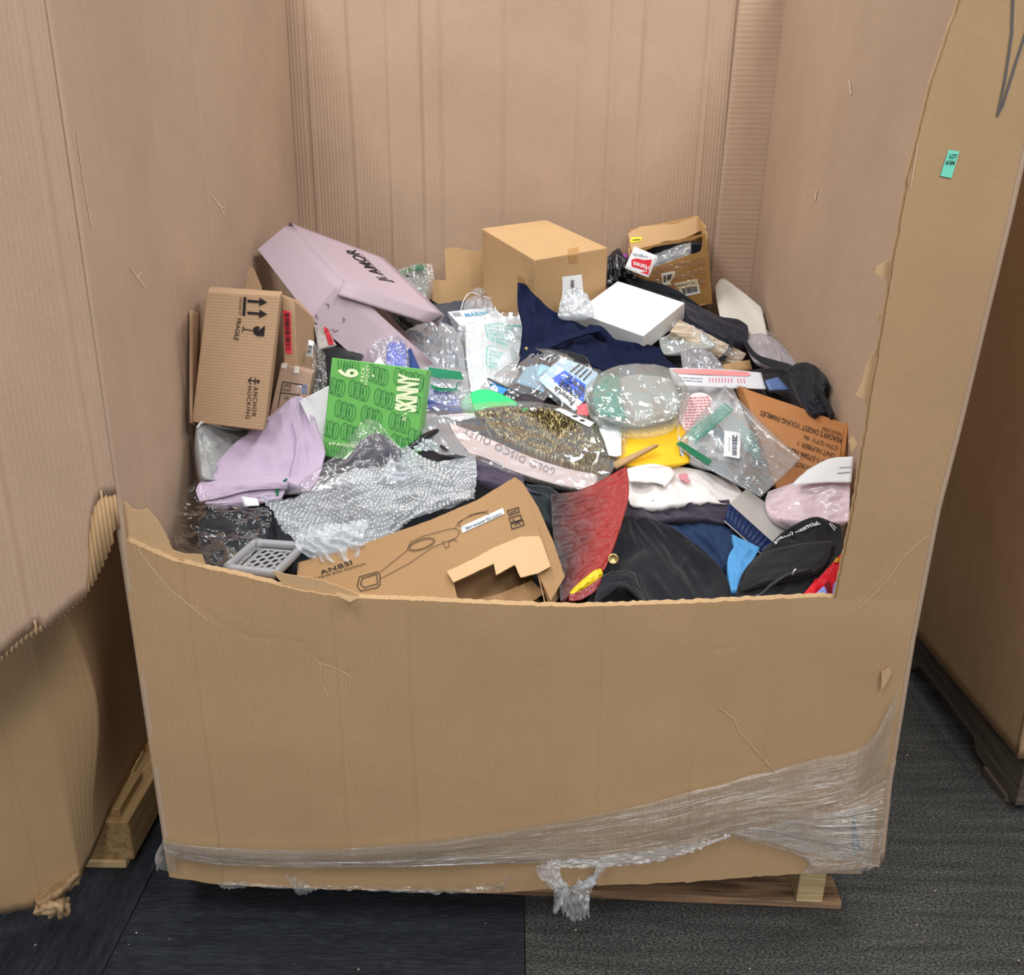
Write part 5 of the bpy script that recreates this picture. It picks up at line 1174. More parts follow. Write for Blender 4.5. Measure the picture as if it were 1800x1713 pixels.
# --- yellow envelope
t = thing('envelope', 'bright yellow padded envelope beneath the clear oval bag', 'envelope', tuple(PY(1150, 815, .42)))
YE = plain('envelope_yellow', (246, 196, 36), .55, .3, 0, .05)
surf('envelope_face', [[(1085, 752, .52), (1125, 735, .55), (1165, 722, .57), (1206, 728, .56)], [(1086, 778, .47), (1130, 772, .475), (1170, 766, .485), (1208, 766, .49)], [(1082, 812, .405), (1130, 821, .395), (1170, 818, .40), (1213, 813, .41)]], YE, t, 'y', 30, 24, 'paper', .004, 2, 2, 4, 0, .03)
tag(panel('kraft_strip', qy((1078, 812, .385), (1150, 780, .43), (1158, 781, .43), (1084, 822, .375)), KRAFT, None, .008, 4, 0), 'narrow kraft cardboard strip lying across the yellow envelope', 'cardboard')
# --- oval clear bag
t = thing('clear_pouch', 'puffed oval clear bag holding a grey garment with a green corner', 'plastic bag', tuple(PY(1120, 745, .5)))
surf('grey_garment', [[(1070, 668, .62), (1120, 658, .645), (1180, 664, .635)], [(1050, 700, .555), (1120, 700, .56), (1195, 700, .555)], [(1062, 728, .505), (1120, 735, .495), (1190, 725, .51)]], plain('pale_grey_knit', (170, 174, 174), .8), t, 'y', 30, 24, 'cloth', .006, 3, 3, 3, 0, .05)
surf('green_corner', [[(1048, 680, .58), (1060, 664, .61), (1090, 660, .62)], [(1042, 700, .535), (1062, 695, .54), (1090, 690, .55)], [(1052, 728, .49), (1080, 735, .475), (1100, 735, .48)]], plain('teal_green', (60, 140, 122), .6), t, 'y', 20, 16, 'film', .005, 3, 3, 5, .002)
surf('bag_film', [[(1058, 654, .60), (1090, 642, .63), (1140, 640, .64), (1180, 648, .63), (1196, 664, .605)], [(1030, 680, .545), (1080, 680, .55), (1130, 678, .56), (1180, 680, .555), (1212, 688, .55)], [(1032, 708, .50), (1080, 712, .495), (1130, 715, .495), (1180, 712, .50), (1212, 702, .52)], [(1052, 732, .475), (1090, 742, .46), (1130, 746, .455), (1175, 738, .465), (1200, 722, .49)]], film('oval_film', cover=.3, haze=.26, rough=.1, scale=55, bump=.9, hazecol=(215, 228, 226)), t, 'y', 50, 40, 'film', .007, 3.5, 3, 2, 0, .07)
# --- pink printed pad
t = thing('round_pad', 'round white pad covered in rows of tiny pink print', 'pad', tuple(PY(1226, 765, .5)))
V = []
o_ = [PY(x, y, .548 + (727 - y) * .0016) for x, y in ell(1225, 727, 31, 36, 32, rot=.5)[:-1]]
cpt = PY(1225, 727, .548); V = o_ + [cpt]; F = [(k, (k + 1) % 32, 32) for k in range(32)]
pd = mk('pad', V, F, plain('pad_white', (242, 226, 228), .6), t, False); solidify(pd, .008, 0)
lay('print', *textlines(31, 11, 7, .35), ((1204, 700), (1248, 698), (1248, 754), (1204, 756)), pd, plain('pad_pink', (222, 138, 150), .7), t, .0043)
# --- pink ruler card
t = thing('ruler_card', 'long white card with a coral stripe and pink ruler marks', 'card', tuple(PY(1270, 680, .6)))
rc = surf('card', [[(1176, 647, .655), (1230, 648, .65), (1285, 650, .64), (1338, 655, .63)], [(1180, 662, .635), (1232, 664, .63), (1288, 668, .62), (1342, 670, .61)], [(1186, 678, .615), (1236, 680, .61), (1290, 682, .60), (1347, 684, .59)]], plain('card_white', (228, 232, 240), .5), t, 'y', 30, 10, 'paper', .001, 2, 1, 2, .002)
fillpx('coral_stripe', [(1182, 649), (1240, 649), (1300, 653), (1316, 655), (1320, 660), (1312, 662), (1260, 660), (1190, 657)], rc, plain('coral', (242, 158, 158), .5), t, .0015)
PKI = plain('pink_ink', (224, 150, 166), .6)
lay('ruler_mark', *rects([(k / 12, 0, k / 12 + .035, 1) for k in range(12) if k != 8]), ((1246, 664), (1312, 666), (1313, 674), (1246, 672)), rc, PKI, t)
lay('print', *textlines(33, 2, 4, .3), ((1190, 662), (1234, 664), (1236, 674), (1192, 671)), rc, plain('grey_ink_e', (140, 140, 150), .6), t)
# --- black bags and straps at the right
SH = cloth('black_satin', (28, 31, 40), .55)
t = thing('drawstring_bag', 'black drawstring bag gathered with cords against the right wall', 'bag', tuple(PY(1425, 700, .48)))
surf('bag_body', [[(1382, 650, .585), (1402, 638, .60), (1422, 637, .595), (1440, 648, .56)], [(1390, 665, .56), (1412, 658, .565), (1436, 660, .54), (1456, 668, .495)], [(1398, 684, .525), (1416, 684, .52), (1434, 682, .51), (1450, 680, .495)], [(1408, 698, .50), (1420, 704, .49), (1436, 702, .48), (1446, 694, .475)]], SH, t, 'y', 30, 30, 'cloth', .006, 5, 2, 3, 0, .06)
surf('gathered_neck', [[(1402, 692, .50), (1420, 698, .49), (1440, 690, .485)], [(1412, 712, .47), (1430, 712, .465), (1448, 708, .46)], [(1430, 728, .44), (1442, 726, .44), (1452, 722, .44)]], SH, t, 'y', 24, 24, 'film', .008, 7, 3, 5, 0, .03)
for k, P in enumerate(([(1432, 685, .485), (1445, 700, .465), (1456, 722, .44), (1462, 735, .425)], [(1438, 684, .48), (1452, 704, .455), (1464, 730, .425)])):
    tube('cord', [PY(*q) for q in P], .0035, plain('cord_black%d' % k, (22, 24, 26), .7), t)
t = thing('strap_pouch', 'long charcoal fabric pouch with a hanging strap on top of the heap', 'bag', tuple(PY(1260, 600, .85)))
surf('pouch_body', [[(1196, 524, 1.0), (1230, 540, .985), (1268, 556, .965), (1300, 562, .955), (1314, 572, .94)], [(1202, 542, .95), (1236, 558, .935), (1270, 572, .92), (1296, 580, .91), (1316, 588, .905)], [(1210, 560, .905), (1240, 578, .89), (1268, 592, .875), (1290, 598, .87), (1312, 600, .88)]], cloth('charcoal_nylon', (40, 42, 54), .75), t, 'y', 40, 24, 'cloth', .006, 4, 2, 6, 0, .06)
ST = cloth('strap_web', (30, 34, 42), .8)
surf('strap', [[(1276, 588, .865), (1282, 586, .865)], [(1282, 605, .84), (1290, 604, .84)], [(1272, 622, .815), (1282, 622, .815)], [(1254, 636, .79), (1264, 638, .79)]], ST, t, 'y', 4, 24, 'paper', 0, 1, 1, 0, .002)
surf('strap', [[(1306, 602, .865), (1312, 598, .87)], [(1316, 618, .83), (1324, 616, .83)], [(1332, 634, .79), (1338, 626, .80)], [(1360, 646, .74), (1366, 634, .76)], [(1385, 656, .68), (1392, 642, .70)], [(1404, 676, .60), (1412, 660, .62)]], ST, t, 'y', 6, 40, 'paper', 0, 1, 1, 0, .002)
tag(surf('belt', [[(1322, 650, .72), (1360, 646, .73), (1390, 648, .70)], [(1330, 662, .69), (1365, 660, .70), (1400, 668, .64)], [(1340, 674, .65), (1375, 680, .64), (1410, 692, .56)], [(1350, 690, .60), (1385, 698, .58), (1425, 712, .50)]], cloth('black_twill', (30, 30, 34)), None, 'y', 30, 24, 'cloth', .006, 3, 3, 4, 0, .05), 'crumpled black fabric between the ruler card and the drawstring bag', 'clothing')
tag(panel('blue_sleeve', qy((1345, 668, .60), (1368, 662, .61), (1388, 684, .575), (1352, 685, .575)), plain('blue_gradient_print', (96, 124, 176), .4), None, .003, 4, 0), 'pale blue printed sleeve showing above the tan book carton', 'packaging')
t = thing('envelope', 'tall white envelope leaning on the right wall at the back', 'envelope', tuple(PY(1310, 600, .9)))
surf('envelope_face', [[(1256, 502, 1.13), (1271, 488, 1.14), (1305, 512, 1.10), (1339, 540, 1.04)], [(1262, 540, 1.05), (1282, 545, 1.03), (1315, 560, 1.0), (1346, 572, .97)], [(1272, 585, .96), (1295, 595, .93), (1325, 605, .905), (1352, 604, .91)]], plain('envelope_white', (226, 224, 216), .5, .4, 0, .02), t, 'y', 30, 30, 'paper', .003, 2, 2, 3, 0, .02)
t = thing('tissue_bag', 'sheer white fabric bag beside the tall white envelope', 'bag', tuple(PY(1360, 640, .75)))
surf('bag_body', [[(1308, 590, .92), (1335, 586, .90), (1356, 592, .87), (1372, 604, .82)], [(1312, 612, .86), (1345, 610, .84), (1372, 616, .80), (1394, 630, .73)], [(1325, 636, .79), (1355, 638, .77), (1380, 642, .73), (1402, 646, .67)]], film('sheer_white', cover=.1, haze=.6, rough=.3, scale=40, bump=.4, hazecol=(226, 224, 236)), t, 'y', 36, 24, 'cloth', .006, 8, 2, 2, 0, .04)
tag(surf('film_scrap', [[(1346, 580, .93), (1358, 584, .90), (1364, 586, .88)], [(1350, 594, .89), (1356, 594, .88), (1360, 592, .87)]], CLEARC, None, 'y', 14, 8, 'film', .006, 3, 2, 3, 0), 'clear plastic film scrap stuck out at the right wall', 'plastic')
t = thing('slatted_panel', 'thin pale wood-grain panel wrapped in film under the charcoal pouch', 'panel', tuple(PY(1298, 642, .8)))
fr, bk = obox((0.3279, 0.8755, 0.8843), [[0.8486, 0.5103, 0.1396], [-0.374, 0.7651, -0.5241], [-0.3743, 0.3926, 0.8401]], (0.1739, 0.0512, 0.0200))
wp = hexa('panel_body', fr, bk, wood('bleached_wood', (150, 130, 108), (222, 208, 186), 0), t, 4, 0, 1, bev=.001)
surf('wrap_film', [[(1178, 560, .905), (1215, 570, .89), (1255, 592, .855), (1305, 622, .80)], [(1180, 575, .885), (1215, 592, .86), (1250, 612, .825), (1298, 636, .785)]], CLEARC, t, 'y', 40, 12, 'film', .004, 8, 2, 3, 0)
tag(panel('kraft_strip', qy((1272, 640, .76), (1318, 632, .79), (1322, 648, .765), (1274, 655, .735)), KRAFT, None, .02, 3, 0), 'small kraft carton edge under the pale wood-grain panel', 'cardboard')
t = thing('white_box', 'flat square white box lying on top of the navy garment', 'box', (.28, 1.0, .86))
fr, bk = obox((0.2845, 0.9472, 0.8333), [[0.6583, -0.7414, -0.1304], [0.6602, 0.6518, -0.3731], [0.3616, 0.1595, 0.9186]], (0.1722, 0.2065, 0.0462))
fr, bk = [CAM + (p - CAM) * .948 for p in fr], [CAM + (p - CAM) * .948 for p in bk]
hexa('box_body', fr, bk, plain('white_card_box', (240, 243, 245), .5, .4, 0, .015), t, 6, .0006, 2.0, bev=.0015)
t = thing('plastic_bag', 'small white printed plastic bag at the edge of the flat white box', 'plastic bag', tuple(PY(1210, 620, .78)))
wb_ = surf('bag_film', [[(1158, 594, .875), (1190, 585, .885), (1225, 582, .885), (1240, 585, .875)], [(1160, 608, .845), (1195, 604, .85), (1230, 600, .85), (1254, 602, .835)], [(1166, 623, .81), (1200, 618, .815), (1230, 614, .82), (1258, 608, .825)]], film('white_bag', cover=.3, haze=.62, rough=.15, scale=60, bump=.6, hazecol=(226, 236, 238)), t, 'y', 30, 20, 'film', .006, 4, 3, 5, 0, .02)
t = thing('plastic_bag', 'glossy grey white plastic bag above the pink ruler card', 'plastic bag', tuple(PY(1235, 645, .7)))
surf('bag_film', [[(1196, 618, .80), (1225, 612, .81), (1250, 618, .80)], [(1198, 634, .76), (1232, 630, .765), (1266, 636, .75)], [(1200, 650, .725), (1238, 650, .725), (1274, 650, .725)]], film('grey_white_bag', cover=.35, haze=.6, rough=.12, scale=50, bump=.7, hazecol=(206, 212, 224)), t, 'y', 30, 20, 'film', .007, 4, 3, 8, 0, .03)
# --- black shiny bag behind the white box
t = thing('bin_liner', 'glossy black plastic bag bunched beside the torn taped carton', 'plastic bag', tuple(PY(1090, 510, 1.0)))
surf('bag_film', [[(1068, 452, 1.09), (1078, 442, 1.10), (1090, 438, 1.10), (1100, 460, 1.08)], [(1068, 478, 1.05), (1082, 472, 1.05), (1098, 470, 1.05), (1118, 484, 1.03)], [(1066, 505, 1.04), (1088, 498, 1.06), (1115, 496, 1.08), (1150, 502, 1.09)], [(1066, 520, 1.02), (1095, 515, 1.04), (1130, 515, 1.07), (1180, 525, 1.07)]], plain('black_poly', (22, 23, 30), .22, .6, 0, .1, 20, .5, 40), t, 'y', 36, 36, 'film', .010, 3.5, 3.5, 4, 0, .06)
tag(panel('purple_card', qy((1092, 446, 1.13), (1104, 446, 1.13), (1104, 462, 1.12), (1092, 462, 1.12)), plain('purple_card', (168, 92, 176), .5), None, .002, 2, 0), 'small purple card behind the black plastic bag', 'card')
tag(surf('black_jacket', [[(1100, 490, 1.055), (1150, 495, 1.045), (1190, 510, 1.03), (1228, 535, 1.0)], [(1110, 505, 1.045), (1150, 508, 1.035), (1200, 524, 1.015), (1238, 550, .985)], [(1110, 520, 1.035), (1150, 525, 1.02), (1205, 545, .995), (1240, 570, .95)]], BLACKC, None, 'y', 36, 20, 'cloth', .004, 3, 3, 2, 0, .02), 'black jacket fabric lying behind the flat white box', 'clothing')
# --- navy garment
t = thing('trousers', 'navy blue cotton trousers thrown over the middle of the heap', 'clothing', tuple(PY(1040, 650, .72)))
NAV = cloth('navy_cotton', (14, 24, 54), .9, var=.15, sheen=.0)
ng = surf('navy_cloth', [[(910, 496, .905), (928, 500, .91), (945, 522, .90), (980, 546, .885), (1028, 572, .865), (1080, 594, .845), (1130, 604, .84), (1160, 610, .83)],
     [(910, 530, .86), (935, 530, .865), (965, 545, .865), (1005, 566, .85), (1045, 586, .835), (1090, 604, .825), (1138, 613, .818), (1165, 620, .81)],
     [(918, 566, .815), (945, 568, .82), (980, 575, .82), (1015, 578, .825), (1052, 590, .815), (1092, 606, .805), (1135, 620, .79), (1178, 632, .77)],
     [(916, 600, .77), (940, 604, .77), (975, 598, .785), (1015, 598, .79), (1050, 612, .77), (1090, 628, .755), (1135, 640, .74), (1195, 645, .73)],
     [(912, 625, .735), (935, 622, .745), (970, 612, .76), (1010, 618, .75), (1045, 640, .72), (1090, 656, .70), (1140, 656, .70), (1198, 652, .715)]], NAV, t, 'y', 110, 80, 'fold', .013, 4, 2.4, 6, 0, .06)
surf('waistband', [[(916, 612, .745), (950, 606, .755), (985, 592, .775), (1030, 580, .80), (1058, 574, .815)], [(920, 625, .725), (955, 617, .735), (990, 602, .755), (1032, 588, .785), (1056, 582, .80)]], NAV, t, 'y', 40, 8, 'cloth', .002, 4, 1, 3, .005)
surf('trouser_leg', [[(918, 612, .735), (936, 612, .735), (956, 620, .725)], [(914, 630, .705), (932, 632, .705), (950, 634, .70)], [(908, 645, .68), (926, 650, .675), (946, 648, .68)]], NAV, t, 'y', 16, 16, 'cloth', .004, 2, 2, 4, 0, .03)
mk('stud', [PY(925, 613, .725) + Vector((.004 * math.cos(k), .0, .004 * math.sin(k))) for k in [i / 8 * math.tau for i in range(8)]] + [PY(925, 613, .721)], [(k, (k + 1) % 8, 8) for k in range(8)], plain('stud_brass', (206, 186, 120), .3, .5, .8), t)
# ------------------------------------------------------------------ back middle small things
t = thing('poly_bag', 'crinkled clear bag with a dark green band behind the lilac box', 'plastic bag', tuple(PY(735, 525, 1.02)))
surf('grey_contents', [[(700, 480, 1.12), (728, 474, 1.13), (752, 474, 1.13)], [(706, 505, 1.06), (732, 502, 1.07), (752, 500, 1.08)], [(712, 535, .99), (730, 535, .99), (745, 530, 1.0)]], plain('grey_green_cloth', (112, 124, 122), .7), t, 'y', 20, 20, 'cloth', .006, 3, 3, 2, 0, .04)
surf('green_band', [[(702, 478, 1.11), (720, 470, 1.115), (738, 464, 1.12), (750, 468, 1.115)], [(702, 488, 1.09), (722, 478, 1.10), (738, 474, 1.10), (750, 478, 1.10)]], plain('band_green', (22, 92, 60), .5), t, 'y', 18, 6, 'film', .002, 3, 2, 2, .001)
surf('bag_film', [[(692, 476, 1.10), (725, 464, 1.11), (760, 461, 1.11)], [(700, 500, 1.05), (732, 494, 1.055), (763, 488, 1.07)], [(706, 538, .97), (728, 535, .97), (750, 528, .985)]], CLEARC, t, 'y', 34, 30, 'film', .009, 4, 4, 3, 0, .05)
tag(surf('grey_garment', [[(742, 528, 1.12), (785, 524, 1.14), (835, 526, 1.14)], [(740, 548, 1.03), (785, 546, 1.04), (835, 546, 1.04)], [(736, 582, .95), (785, 585, .945), (830, 575, .97)]], cloth('slate_cloth', (66, 70, 82)), None, 'y', 30, 20, 'cloth', .006, 3, 3, 5, 0, .05), 'slate grey garment behind the white marine box', 'clothing')
tag(surf('black_garment', [[(650, 545, .95), (690, 548, .94), (745, 566, .92)], [(665, 565, .90), (700, 572, .885), (745, 580, .88)], [(690, 592, .84), (715, 596, .83), (750, 594, .84)]], plain('black_glossy_cloth', (30, 34, 36), .35, .5, 0, .3, 30, .5, 60), None, 'y', 30, 24, 'film', .008, 4, 3, 9, 0, .05), 'crinkled black packaging inside the half-open lilac box', 'packaging')
t = thing('organza_pouch', 'small sheer white organza pouch tied with ribbon beside the large carton', 'pouch', tuple(PY(842, 552, 1.045)))
ORG = film('organza', cover=.1, haze=.42, rough=.3, scale=200, bump=.4, hazecol=(225, 228, 234))
surf('pouch_body', [[(832, 520, 1.065), (842, 518, 1.065), (852, 520, 1.065)], [(816, 532, 1.050), (842, 530, 1.040), (866, 532, 1.025)], [(811, 552, 1.030), (842, 556, 1.015), (868, 552, 1.005)]], ORG, t, 'y', 24, 20, 'cloth', .005, 5, 2, 3, 0, .05)
surf('frill', [[(828, 510, 1.065), (842, 505, 1.065), (858, 512, 1.065)], [(834, 518, 1.060), (842, 516, 1.055), (850, 519, 1.060)]], ORG, t, 'y', 30, 8, 'wave', .006, 5, 2, 3, 0)
WR = plain('white_ribbon', (236, 236, 238), .5)
tube('ribbon', [PY(846, 520, 1.050), PY(828, 514, 1.050), PY(816, 526, 1.040), PY(809, 548, 1.030)], .0018, WR, t, 6, None, .5)
tube('ribbon', [PY(850, 520, 1.050), PY(864, 526, 1.040), PY(871, 536, 1.030), PY(868, 550, 1.020)], .0018, WR, t, 6, None, .5)
t = thing('medicine_box', 'white box printed MARINE in pale blue under the organza pouch', 'box', (-.12, .95, .86))
fr, bk = obox((-0.1547, 0.9353, 0.8554), [[0.9473, -0.3191, -0.0273], [0.3125, 0.9396, -0.1395], [0.0702, 0.1236, 0.9898]], (0.1193, 0.1187, 0.0383))
fr, bk = [CAM + (p - CAM) * .985 for p in fr], [CAM + (p - CAM) * .985 for p in bk]
mb = hexa('box_body', fr, bk, plain('marine_white', (214, 222, 230), .4, .5, 0, .02), t, 4, 0, 1, bev=.001)
text('MARINE', ((816, 551), (859, 547), (862, 553), (819, 557.5)), mb, plain('marine_blue', (96, 170, 208), .5), t, .012)
lay('barcode', *bars(41, 14), ((794, 550), (808, 549), (813, 556), (800, 557)), mb, plain('grey_ink_f', (140, 146, 154), .6), t)
t = thing('bagged_garment', 'white garment in a clear bag with pale green warning print', 'clothing', tuple(PY(860, 700, .66)))
surf('garment', [[(818, 572, .905), (850, 560, .92), (885, 556, .925), (922, 556, .92)], [(818, 605, .845), (850, 596, .86), (888, 596, .865), (922, 600, .86)], [(822, 650, .76), (850, 645, .77), (885, 640, .785), (918, 635, .795)], [(832, 712, .655), (852, 705, .66), (880, 685, .69), (908, 664, .725)]], plain('white_knit', (226, 232, 236), .8, .2, 0, .03), t, 'y', 36, 40, 'cloth', .006, 3, 2, 2, 0, .06)
wf = surf('bag_film', [[(806, 574, .885), (845, 556, .905), (885, 550, .91), (926, 550, .905)], [(802, 608, .825), (845, 594, .84), (888, 592, .845), (926, 598, .84)], [(808, 655, .74), (845, 645, .75), (885, 638, .765), (920, 632, .775)], [(822, 722, .63), (850, 712, .635), (880, 690, .665), (912, 664, .705)]], film('garment_film', cover=.25, haze=.16, rough=.1, scale=40, bump=.8, hazecol=(222, 234, 240)), t, 'y', 40, 44, 'film', .006, 4, 4, 5, 0)
WG = plain('warning_teal', (70, 168, 158), .6)
draw('warning_frame', [[(852, 573), (875, 569), (890, 573), (925, 576)], [(852, 573), (857, 593), (888, 607)], [(856, 612), (860, 608), (875, 612)], [(856, 612), (854, 640), (864, 650)]], 1.1, wf, WG, t, .002)
W2 = ('IT WOULD CAUSE', 'KEEP THIS BAG AWAY', 'BABIES DO NOT', 'THIS BAG IN CRIBS', 'OR PLAYPENS')
for k in range(5):
    y = 573 + k * 6.2
    text(W2[k], ((857 + k * 1.5, y), (905 - k * 3, y + 4 + k), (905 - k * 3, y + 8 + k), (857 + k * 1.5, y + 4)), wf, WG, t, .005, off=.0022)
    text(W2[k], ((859 + k * .3, 615 + k * 6.4), (884 - k * 3.5, 621 + k * 6), (883 - k * 3.5, 626 + k * 6), (859 + k * .3, 619.5 + k * 6.4)), wf, WG, t, .005, off=.0022)
text('WARNING', ((892, 571), (920, 572), (920, 576), (892, 575)), wf, WG, t, .02, off=.0024)
# --- translucent bags
t = thing('plastic_bag', 'puffed milky white plastic bag beside the bagged white garment', 'plastic bag', tuple(PY(770, 690, .66)))
surf('bag_film', [[(706, 585, .85), (735, 570, .875), (765, 564, .885), (798, 574, .88)], [(708, 602, .81), (745, 598, .815), (782, 596, .825), (812, 606, .82)], [(722, 630, .755), (758, 632, .75), (792, 632, .755), (818, 642, .75)], [(742, 672, .675), (768, 680, .66), (798, 684, .655), (824, 690, .655)]], film('milky_bag', cover=.3, haze=.72, rough=.12, scale=50, bump=.8, hazecol=(196, 204, 214)), t, 'y', 50, 50, 'film', .008, 3.5, 4, 7, 0, .06)
t = thing('bubble_pouch', 'clear bubble pouch with a bright blue plastic insert above the pasta box', 'packaging', tuple(PY(690, 650, .6)))
surf('blue_insert', [[(684, 596, .72), (700, 594, .725), (712, 606, .71)], [(680, 620, .665), (698, 618, .665), (714, 624, .66)], [(678, 655, .59), (696, 660, .58), (716, 655, .59)]], plain('bright_blue', (16, 74, 206), .3, .5, 0, .15, 60, .8, 90), t, 'y', 24, 24, 'film', .006, 5, 5, 3, 0, .04)
surf('bubble_film', [[(642, 598, .70), (660, 588, .72), (690, 586, .725), (714, 600, .70)], [(650, 620, .655), (672, 612, .655), (694, 610, .65), (718, 622, .645)], [(660, 650, .59), (678, 648, .585), (700, 648, .58), (720, 655, .575)]], film('bubble_pouch_film', cover=.4, haze=.14, rough=.1, scale=110, bump=1.0), t, 'y', 50, 36, 'film', .008, 6, 6, 8, 0, .04)
tag(surf('blue_garment', [[(712, 610, .72), (722, 612, .72), (735, 640, .66)], [(716, 635, .66), (728, 642, .645), (742, 660, .62)], [(716, 660, .60), (732, 665, .595), (750, 680, .575)]], cloth('royal_blue', (36, 62, 120)), None, 'y', 20, 20, 'cloth', .005, 3, 3, 3, 0, .04), 'royal blue fabric between the bubble pouch and the milky bag', 'clothing')
t = thing('poly_bag', 'clear poly bag with a broad green seal over a blue garment', 'plastic bag', tuple(PY(780, 705, .52)))
surf('blue_contents', [[(745, 672, .60), (765, 680, .585), (800, 694, .56)], [(742, 695, .56), (770, 700, .55), (810, 712, .53)], [(742, 715, .52), (775, 720, .51), (815, 724, .505)]], cloth('deep_blue', (24, 62, 150)), t, 'y', 24, 18, 'film', .005, 4, 3, 3, 0, .03)
gf = surf('bag_film', [[(742, 642, .63), (775, 644, .635), (822, 652, .63)], [(744, 672, .575), (780, 676, .57), (826, 684, .56)], [(748, 700, .53), (782, 712, .515), (832, 718, .51)]], MILKY, t, 'y', 36, 30, 'film', .006, 4, 4, 6, 0, .03)
GS = plain('seal_emerald', (8, 118, 84), .5)
fillpx('green_seal', [(750, 648), (812, 655), (813, 671), (780, 668), (756, 664)], gf, GS, t, .006)
fillpx('green_seal', [(754, 676), (772, 684), (800, 684), (806, 676), (806, 688), (775, 692), (756, 686)], gf, GS, t, .006)
tag(surf('green_cloth', [[(812, 702, .56), (832, 688, .58), (852, 684, .585), (880, 692, .575), (915, 710, .55)], [(808, 712, .54), (835, 704, .55), (860, 702, .55), (888, 706, .545), (925, 716, .53)], [(806, 722, .52), (838, 722, .52), (865, 722, .52), (895, 722, .52), (930, 724, .515)]], plain('neon_green', (40, 222, 120), .6), None, 'y', 30, 16, 'cloth', .002, 2, 2, 4, 0, .03), 'bright neon green cloth peeping out behind the gold package', 'clothing')
t = thing('zip_bag', 'grey clear zip bag with a small blue logo and pale blue card inside', 'plastic bag', tuple(PY(900, 715, .56)))
zf = surf('bag_film', [[(918, 622, .735), (950, 610, .745), (990, 618, .73), (1010, 630, .70)], [(880, 650, .665), (915, 652, .665), (950, 656, .66), (985, 668, .64)], [(858, 668, .625), (892, 682, .605), (925, 696, .59), (955, 706, .575)], [(843, 682, .60), (878, 700, .575), (910, 714, .56), (942, 720, .55)]], film('zip_film', cover=.3, haze=.18, rough=.1, scale=40, bump=.7, hazecol=(160, 168, 178)), t, 'y', 44, 36, 'film', .005, 4, 4, 3, 0, .015)
surf('blue_card', [[(925, 645, .685), (950, 640, .69), (975, 650, .675)], [(905, 672, .64), (930, 680, .625), (955, 690, .61)]], plain('pale_blue_card', (150, 190, 214), .5), t, 'y', 10, 8, 'paper', .002, 2, 2, 3, .001)
for k, (dx, dy_) in enumerate(((0, 0), (4, -7))):
    tube('zip_track', [PY(853 + dx, 672 + dy_, .612), PY(888 + dx, 688 + dy_, .592), PY(925 + dx, 704 + dy_, .572)], .0022, plain('zip_grey%d' % k, (84, 90, 98), .3, .5), t)
patch('blue_logo', ((868, 672), (892, 686), (884, 696), (860, 684)), zf, plain('logo_blue', (52, 140, 230), .4), t, .004)
text('SB', ((853, 668), (880, 686), (875, 694), (848, 677)), zf, WHITEP, t, .03, off=.005)
tag(surf('dark_pouch', [[(905, 700, .56), (925, 692, .575), (955, 704, .56)], [(910, 712, .54), (930, 712, .54), (955, 718, .535)], [(915, 724, .52), (935, 724, .52), (960, 726, .52)]], plain('dark_mesh', (44, 40, 48), .6), None, 'y', 16, 12, 'cloth', .003, 3, 3, 3, 0, .02), 'dark mesh scrap between the zip bag and the gold package', 'clothing')
t = thing('brace_pack', 'clear pack holding a blue and white knee brace card', 'packaging', tuple(PY(1005, 720, .54)))
kf = surf('card_face', [[(946, 668, .635), (966, 648, .67), (985, 630, .70)], [(970, 690, .60), (992, 668, .635), (1020, 640, .68)], [(1010, 724, .545), (1030, 700, .58), (1052, 656, .65)]], plain('pale_blue_pack', (176, 206, 226), .35, .5, 0, .08, 14), t, 'y', 30, 30, 'paper', .003, 3, 3, 3, .002)
kbl = patch('blue_block', ((968, 668), (992, 651), (1030, 677), (1025, 707)), kf, plain('brace_blue', (0, 92, 226), .4), t, .0015)
kwh = fillpx('white_band', [(960, 680), (971, 671), (1024, 707), (1008, 721)], kf, WHITEP, t, .0015)
text('KNEE', ((1013, 703), (980, 679), (987, 670), (1023, 695)), kf, INK, t, .02, off=.0045)
text('BRACE', ((1026, 694), (993, 668), (1000, 660), (1028, 682)), kf, INK, t, .02, off=.0045)
text('PowerLix', ((1005, 715), (970, 687), (976, 679), (1012, 706)), kf, INK, t, .015, off=.0042)
lay('print', *textlines(51, 4, 3, .35), ((1000, 652), (1018, 638), (1044, 656), (1030, 672)), kf, INK, t, .0018)
surf('pack_film', [[(940, 672, .625), (964, 648, .66), (984, 626, .69)], [(966, 698, .585), (995, 668, .625), (1022, 636, .67)], [(1000, 728, .535), (1032, 700, .57), (1058, 652, .64)]], CLEAR, t, 'y', 30, 30, 'film', .004, 3, 3, 6, 0)
tag(surf('black_sleeve', [[(945, 622, .74), (985, 615, .75), (1030, 625, .74)], [(960, 635, .72), (1000, 632, .725), (1040, 645, .71)], [(985, 645, .70), (1015, 650, .69), (1045, 665, .66)]], BLACKC, None, 'y', 20, 14, 'cloth', .004, 3, 3, 3, 0, .03), 'black sleeve under the navy trousers above the knee brace pack', 'clothing')
tag(surf('coral_wrap', [[(1014, 714, .545), (1026, 710, .55), (1036, 712, .545)], [(1014, 730, .515), (1026, 730, .515), (1036, 730, .515)]], plain('coral_film', (238, 112, 122), .4), None, 'y', 10, 8, 'film', .003, 2, 2, 4, .001), 'coral pink film scrap beside the knee brace pack', 'plastic')
